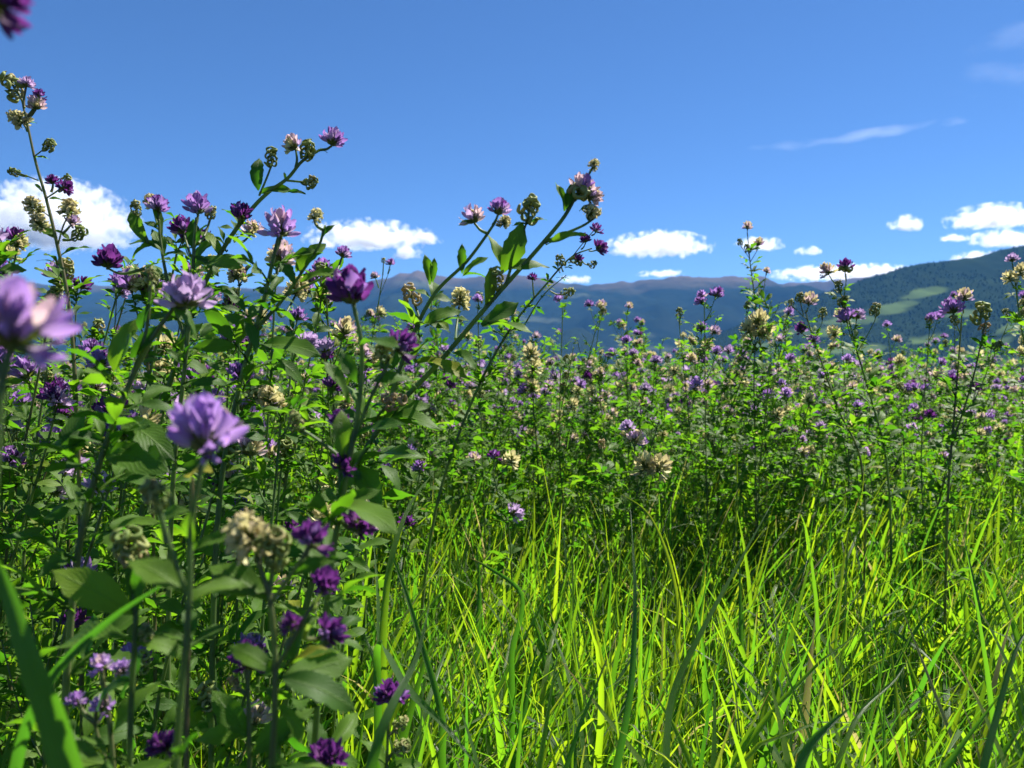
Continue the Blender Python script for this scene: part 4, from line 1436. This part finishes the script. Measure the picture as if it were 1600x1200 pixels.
traced('alfalfa with a purple head, a pinkish head and brownish pods, tallest at the right',
       [([('foot', 1480, 1.1), (1482, 760, 1.1), (1490, 660, 1.1), (1498, 560, 1.1), (1503, 490, 1.1)], .0023, .0011), ([('pt', 0, 0)] and [(1486, 700, 1.1), (1518, 600, 1.1), (1532, 540, 1.1), (1540, 500, 1.1)], .0016, .001), ([(1530, 545, 1.1), (1550, 540, 1.1), (1562, 535, 1.1)], .0008, .0007)],
       [], [(1508, 460, 1.1, 'pale', 32, 5, .1, (1505, 490, 1.1)), (1486, 478, 1.1, 'purple', 38, -20, .1, (1500, 505, 1.1)), (1534, 485, 1.1, 'pods', 50, 5, .1, (1540, 515, 1.1)), (1560, 538, 1.1, 'pods', 26, 40, .1, (1545, 542, 1.1)), (1490, 498, 1.1, 'pods', 24, -30, .1, (1500, 520, 1.1)), (1540, 510, 1.1, 'straw', 26, 30, .1, (1537, 525, 1.1))],
       [((1482, 760), (1498, 560), 1.1, 1.1, 9, .026), ((1495, 680), (1535, 530), 1.1, 1.1, 8, .022)], True, 34)
traced('alfalfa with small lilac and cream heads cut by the right edge of the view',
       [([('foot', 1625, 1.15), (1622, 740, 1.15), (1612, 600, 1.15), (1594, 500, 1.15), (1585, 430, 1.15), (1582, 412, 1.15)], .002, .0009)],
       [], [(1582, 402, 1.15, 'lilac', 20, 0, .1, (1583, 420, 1.15)), (1578, 432, 1.15, 'cream', 22, -15, .1, (1586, 450, 1.15)), (1596, 422, 1.15, 'cream', 24, 15, .1, (1586, 450, 1.15)), (1570, 486, 1.15, 'pods', 18, -60, .1, (1590, 490, 1.15)), (1600, 460, 1.15, 'purple', 20, 20, .1, (1590, 480, 1.15))],
       [((1622, 740), (1594, 500), 1.15, 1.15, 10, .024), ((1594, 500), (1585, 430), 1.15, 1.15, 3, .014)], True, 35)
traced('alfalfa leaning right with dark purple heads, behind the tip of the big dark stem',
       [([('foot', 640, 1.05), (680, 800, 1.05), (745, 610, 1.05), (800, 510, 1.05), (850, 448, 1.05), (895, 400, 1.05), (925, 388, 1.05)], .0022, .0009), ([(815, 515, 1.05), (850, 460, 1.05), (885, 430, 1.05)], .0010, .0006), ([(895, 400, 1.05), (915, 375, 1.05), (928, 360, 1.05)], .0008, .0006)],
       [], [(940, 385, 1.05, 'dark', 30, 55, .1, (920, 392, 1.05)), (932, 356, 1.05, 'dark', 22, 10, .1, (924, 368, 1.05)), (915, 372, 1.05, 'dark', 22, 0, .1, (908, 390, 1.05)), (928, 412, 1.05, 'pods', 20, 60, .1, (905, 400, 1.05)), (875, 405, 1.05, 'pods', 26, -10, .1, (880, 425, 1.05)), (890, 455, 1.05, 'pods', 30, 60, .1, (860, 455, 1.05)), (832, 432, 1.05, 'dark', 18, 0, .1, (835, 465, 1.05)), (903, 405, 1.05, 'darkmixed', 24, 40, .1, (890, 405, 1.05))],
       [((680, 800), (800, 510), 1.05, 1.05, 9, .024), ((800, 510), (895, 405), 1.05, 1.05, 8, .014)], True, 36)
traced('spindly alfalfa with a small purple head above the hump of the far mountain',
       [([('foot', 560, 1.3), (562, 700, 1.3), (580, 540, 1.3), (592, 470, 1.3), (598, 430, 1.3)], .0018, .0007), ([(592, 465, 1.3), (602, 440, 1.3), (610, 420, 1.3)], .0006, .0005)],
       [], [(611, 409, 1.3, 'purple', 16, 15, .1, (606, 428, 1.3)), (599, 406, 1.3, 'pods', 12, 0, .1, (598, 430, 1.3)), (585, 430, 1.3, 'pale', 16, -20, .1, (592, 450, 1.3))],
       [((562, 700), (585, 500), 1.3, 1.3, 7, .024)], True, 37)
traced('alfalfa with plump cream white heads standing over the field left of the valley gap',
       [([('foot', 1185, 1.45), (1180, 700, 1.45), (1178, 600, 1.45), (1180, 525, 1.45)], .002, .001)],
       [], [(1184, 500, 1.45, 'cream', 36, 0, .2, (1180, 530, 1.45)), (1196, 516, 1.45, 'cream', 32, 30, .2, (1180, 540, 1.45)), (1168, 512, 1.45, 'cream', 26, -20, .2, (1180, 545, 1.45)), (1106, 538, 1.45, 'cream', 20, -20, .2, (1150, 600, 1.45))],
       [((1180, 700), (1180, 540), 1.45, 1.45, 9, .026)], True, 38)
traced('alfalfa with whitish heads in a column left of the middle of the field',
       [([('foot', 842, 1.6), (840, 720, 1.6), (834, 640, 1.6), (830, 560, 1.6)], .002, .001)],
       [], [(829, 550, 1.6, 'cream', 30, 0, .2, (830, 570, 1.6)), (836, 572, 1.6, 'cream', 26, 20, .2, (832, 590, 1.6)), (832, 604, 1.6, 'cream', 26, 10, .2, (834, 625, 1.6)), (818, 606, 1.6, 'purple', 22, -20, .2, (832, 625, 1.6))],
       [((840, 720), (832, 570), 1.6, 1.6, 9, .026)], True, 39)
traced('alfalfa lying over the grass edge with a broad cream head beside a lilac head',
       [([('foot', 900, 1.25), (905, 780, 1.22), (945, 745, 1.2), (1000, 736, 1.18), (1030, 734, 1.17)], .0018, .001), ([(985, 738, 1.18), (990, 715, 1.18), (992, 698, 1.18)], .0009, .0007)],
       [], [(1008, 724, 1.17, 'cream', 40, -10, .3, (1005, 738, 1.17)), (1032, 726, 1.16, 'cream', 38, 20, .3, (1028, 735, 1.17)), (994, 682, 1.18, 'pale', 34, 5, .3, (992, 705, 1.18)), (980, 664, 1.18, 'lilac', 26, -10, .3, (992, 700, 1.18)), (940, 692, 1.2, 'straw', 24, 0, .2, (945, 742, 1.2))],
       [((905, 780), (985, 738), 1.22, 1.18, 5, .02)], True, 40)
traced('low alfalfa with lilac and yellowish heads at the left end of the grass edge',
       [([('foot', 800, 1.2), (795, 830, 1.18), (775, 760, 1.16), (770, 735, 1.16)], .0016, .0009), ([(778, 770, 1.16), (800, 790, 1.14), (808, 800, 1.14)], .0008, .0006), ([(774, 755, 1.16), (750, 738, 1.16), (742, 728, 1.16)], .0008, .0006)],
       [], [(740, 714, 1.16, 'pale', 26, -10, .3, (744, 730, 1.16)), (773, 710, 1.16, 'dark', 24, 0, .3, (770, 735, 1.16)), (800, 716, 1.16, 'cream', 28, 20, .3, (775, 745, 1.16)), (808, 800, 1.14, 'lilac', 34, 60, .3, (798, 788, 1.14))],
       [((795, 830), (772, 740), 1.18, 1.16, 6, .022), ((770, 740), (740, 740), 1.16, 1.16, 3, .02)], True, 41)

# ------------------------------------------------------------------ the alfalfa field
FW = dict(purple=.10, violet=.16, lilac=.14, dark=.08, pale=.26, cream=.16, pods=.10)


def archetype(seed, hmean, nst, leaf, gap, nh, branch=.5):
    r = random.Random(seed)
    p = Plant((0, 0, 0))
    for k in range(nst):
        a = r.uniform(0, 6.28)
        h_ = hmean * r.uniform(.70, 1.22)
        sp = h_ * r.uniform(.08, .34)
        b0 = np.array([math.cos(a), math.sin(a), 0]) * .012
        tip = np.array([math.cos(a) * sp, math.sin(a) * sp, h_])
        mid_ = np.array([math.cos(a) * sp * .38, math.sin(a) * sp * .38, h_ * .5]) + np.array([r.gauss(0, .015), r.gauss(0, .015), 0])
        grow(p, [b0, mid_, tip], .0018, .0008, r, leaf, gap, .12, FW, .0205, nh, branch, r.random() < .6, .74, .22)
    return p


GROUP = 'alfalfa plants of the field'
FIELD_MARKS = [(560, 'behind the left thicket'), (720, 'behind big leaning stem'), (880, 'right of big leaning stem'), (1050, 'under the blue ridge'),
               (1230, 'around the tall thin stalk'), (1400, 'below the valley gap'), (1500, 'below the wooded hill'), (9999, 'by the right edge')]


def field_label(p, x, y):
    px = 800 + F * x / y
    mark = next(m for a, m in FIELD_MARKS if px < a)
    row = 'front row' if y < 1.65 else 'second row' if y < 2.05 else 'middle row' if y < 3 else 'far row'
    return f'{tops(p)[:-6]} headed alfalfa, {row}, {mark}'


def field_clump(x, y):
    return float(fbm(np.array([x * 1.9 + 20]), np.array([y * 1.9 + 20]), 91, 2)[0])


def field_scale(x, y):
    return min((.515 + .10 * y) / .62, 1 + .42 * field_clump(x, y)) * float(np.interp(800 + F * x / y, [500, 850, 1000, 1120, 1250, 1450], [1.08, 1.08, 1.0, 1.04, 1.0, .97]))


arch_mid = [archetype(200 + i, .49, 3, .030, .029, 1) for i in range(9)]
proto_mid, proto_small = [], []
spots = []
r = random.Random(77)
tries = 0
while len(spots) < 78 and tries < 6000:
    tries += 1
    y = math.sqrt(r.uniform(1.35 ** 2, 2.1 ** 2))
    x = r.uniform(-1, 1) * (.73 * y + .1)
    px = 800 + F * x / y
    edge = np.interp(px, [0, 560, 650, 760, 1000, 1600], [1.3, 1.3, 1.4, 1.45, 1.4, 1.36])
    if y < edge + r.random() ** 2 * .6 - .2 * field_clump(x, y) or field_clump(x, y) < -.24 or any((x - a) ** 2 + (y - c) ** 2 < .115 ** 2 for a, c in spots):
        continue
    spots.append((x, y))
for i, (x, y) in enumerate(spots):
    k = i % len(arch_mid)
    loc = (x, y, float(ground_z(x, y)) - .004)
    rz, sc = r.uniform(0, 6.28), min(r.uniform(.88, 1.12) * field_scale(x, y), (.51 + .088 * y) / .60)
    if k >= len(proto_mid):
        o = arch_mid[k].emit_mid(field_label(arch_mid[k], x, y), GROUP)
        o.location, o.rotation_euler, o.scale = loc, (0, 0, rz), (sc,) * 3
        proto_mid.append(o)
    else:
        copy_tree(proto_mid[k], loc, rz, sc, field_label(arch_mid[k], x, y))
# slender sprigs that overtop the field
r = random.Random(55)
for i in range(14):
    d = r.uniform(1.25, 2.0)
    px = 690 + 920 * (i + r.uniform(.1, .9)) / 14
    py = float(np.interp(px, [690, 1000, 1200, 1600], [500, 505, 500, 478])) + r.uniform(-22, 30)
    tip, ft = at(px, py, d), foot(px + r.uniform(-50, 40), d + r.uniform(-.05, .1))
    p = Plant(ft)
    grow(p, [ft, ft + (tip - ft) * .5 + np.array([r.gauss(0, .02), 0, .01]), tip], .0018, .0008, r, .021, .028, .2, dict(purple=.2, violet=.15, dark=.1, pale=.25, cream=.12, pods=.2), .021, 3, .35, True, .7, .6)
    mark = next(m for a, m in FIELD_MARKS if px < a)
    p.emit_mid(f'slender sprig over the field, {tops(p)}, {mark}', 'slender sprigs above the field')
arch_small = [archetype(300 + i, .46, 4, .033, .034, 1, .35) for i in range(10)]
spots2 = []
tries = 0
while len(spots2) < 210 and tries < 20000:
    tries += 1
    y = math.sqrt(r.uniform(2.05 ** 2, 4.4 ** 2))
    x = r.uniform(-1, 1) * (.70 * y + .1)
    if 800 + F * x / y < 330 or field_clump(x, y) < -.26 or any((x - a) ** 2 + (y - c) ** 2 < .15 ** 2 for a, c in spots2):
        continue
    spots2.append((x, y))
for i, (x, y) in enumerate(spots2):
    k = i % len(arch_small)
    loc = (x, y, float(ground_z(x, y)) - .004)
    rz, sc = r.uniform(0, 6.28), min(r.uniform(.86, 1.15) * field_scale(x, y), (.51 + .075 * y) / .60)
    if k >= len(proto_small):
        o = arch_small[k].emit_small(field_label(arch_small[k], x, y), GROUP)
        o.location, o.rotation_euler, o.scale = loc, (0, 0, rz), (sc,) * 3
        proto_small.append(o)
    else:
        copy_tree(proto_small[k], loc, rz, sc, field_label(arch_small[k], x, y))
# the rest of the field, one mass
bak = [archetype(400 + i, .44, 2, .034, .055, 1, .25).baked() for i in range(6)]
gs = []
rr_ = np.random.default_rng(9)


def scatter(n, d0, d1, half=.72, scl=(.9, 1.15)):
    yy = np.sqrt(rr_.uniform(d0 ** 2, d1 ** 2, n))
    xx = rr_.uniform(-1, 1, n) * (half * yy + .2)
    zz = ground_z(xx, yy)
    for x, y, z in zip(xx, yy, zz):
        a, s = rr_.uniform(0, 6.28), rr_.uniform(*scl)
        m = np.eye(4)
        m[:3, :3] = np.array([[math.cos(a), -math.sin(a), 0], [math.sin(a), math.cos(a), 0], [0, 0, 1]]) * s
        m[:3, 3] = (x, y, z)
        gs.append(bak[rr_.integers(6)].tf(m, rr_.random()))


scatter(380, 2.3, 4.4)
scatter(750, 4.4, 10)
scatter(600, 10, 22, scl=(.85, 1.1))
scatter(420, 22, 46, scl=(.9, 1.15))
ug = []
yy = np.sqrt(rr_.uniform(1.3 ** 2, 4.6 ** 2, 11000))
xx = rr_.uniform(-1, 1, 11000) * (.72 * yy + .15)
kp = (yy > 1.35 + rr_.random(11000) ** 1.5 * .7)
for x, y in zip(xx[kp], yy[kp]):
    zz = rr_.uniform(.03, .34)
    d = unit((rr_.normal(), rr_.normal(), .5))
    nh = np.array([rr_.normal() * .4, rr_.normal() * .4, 1]) + .35 * SUNV
    ug.append(LEAF_LO[rr_.integers(7)][1].tf(frame((x, y, zz), d, nh, rr_.uniform(.022, .036)), rr_.random()))
structure('alfalfa_undergrowth', build('alfalfa_undergrowth', merge(ug), [M_LEAF]), 'low leafy undergrowth between the alfalfa stalks of the field', 'stuff')
structure('alfalfa_field', build('alfalfa_field', merge(gs), HEAD_MATS + [M_STEM, M_LEAF]), 'far part of the flowering alfalfa field running to the edge of the bench', 'stuff')
# tell look-alikes apart where two or three share a description
same = {}
for o in bpy.data.objects:
    if o.get('group') and o.get('label'):
        same.setdefault(o['label'], []).append(o)
for lab_, os_ in same.items():
    if 2 <= len(os_) <= 3:
        os_.sort(key=lambda o: o.location[0] / o.location[1])
        for o, w_ in zip(os_, ('left one', 'right one') if len(os_) == 2 else ('left one', 'middle one', 'right one')):
            if len(lab_.split()) > 14:
                w_ = w_.split()[0]
            o['label'] = f'{lab_}, {w_}'
print('OBJ', len(bpy.data.objects), 'UNIQUE TRIS', sum(len(m.polygons) * 2 for m in bpy.data.meshes))
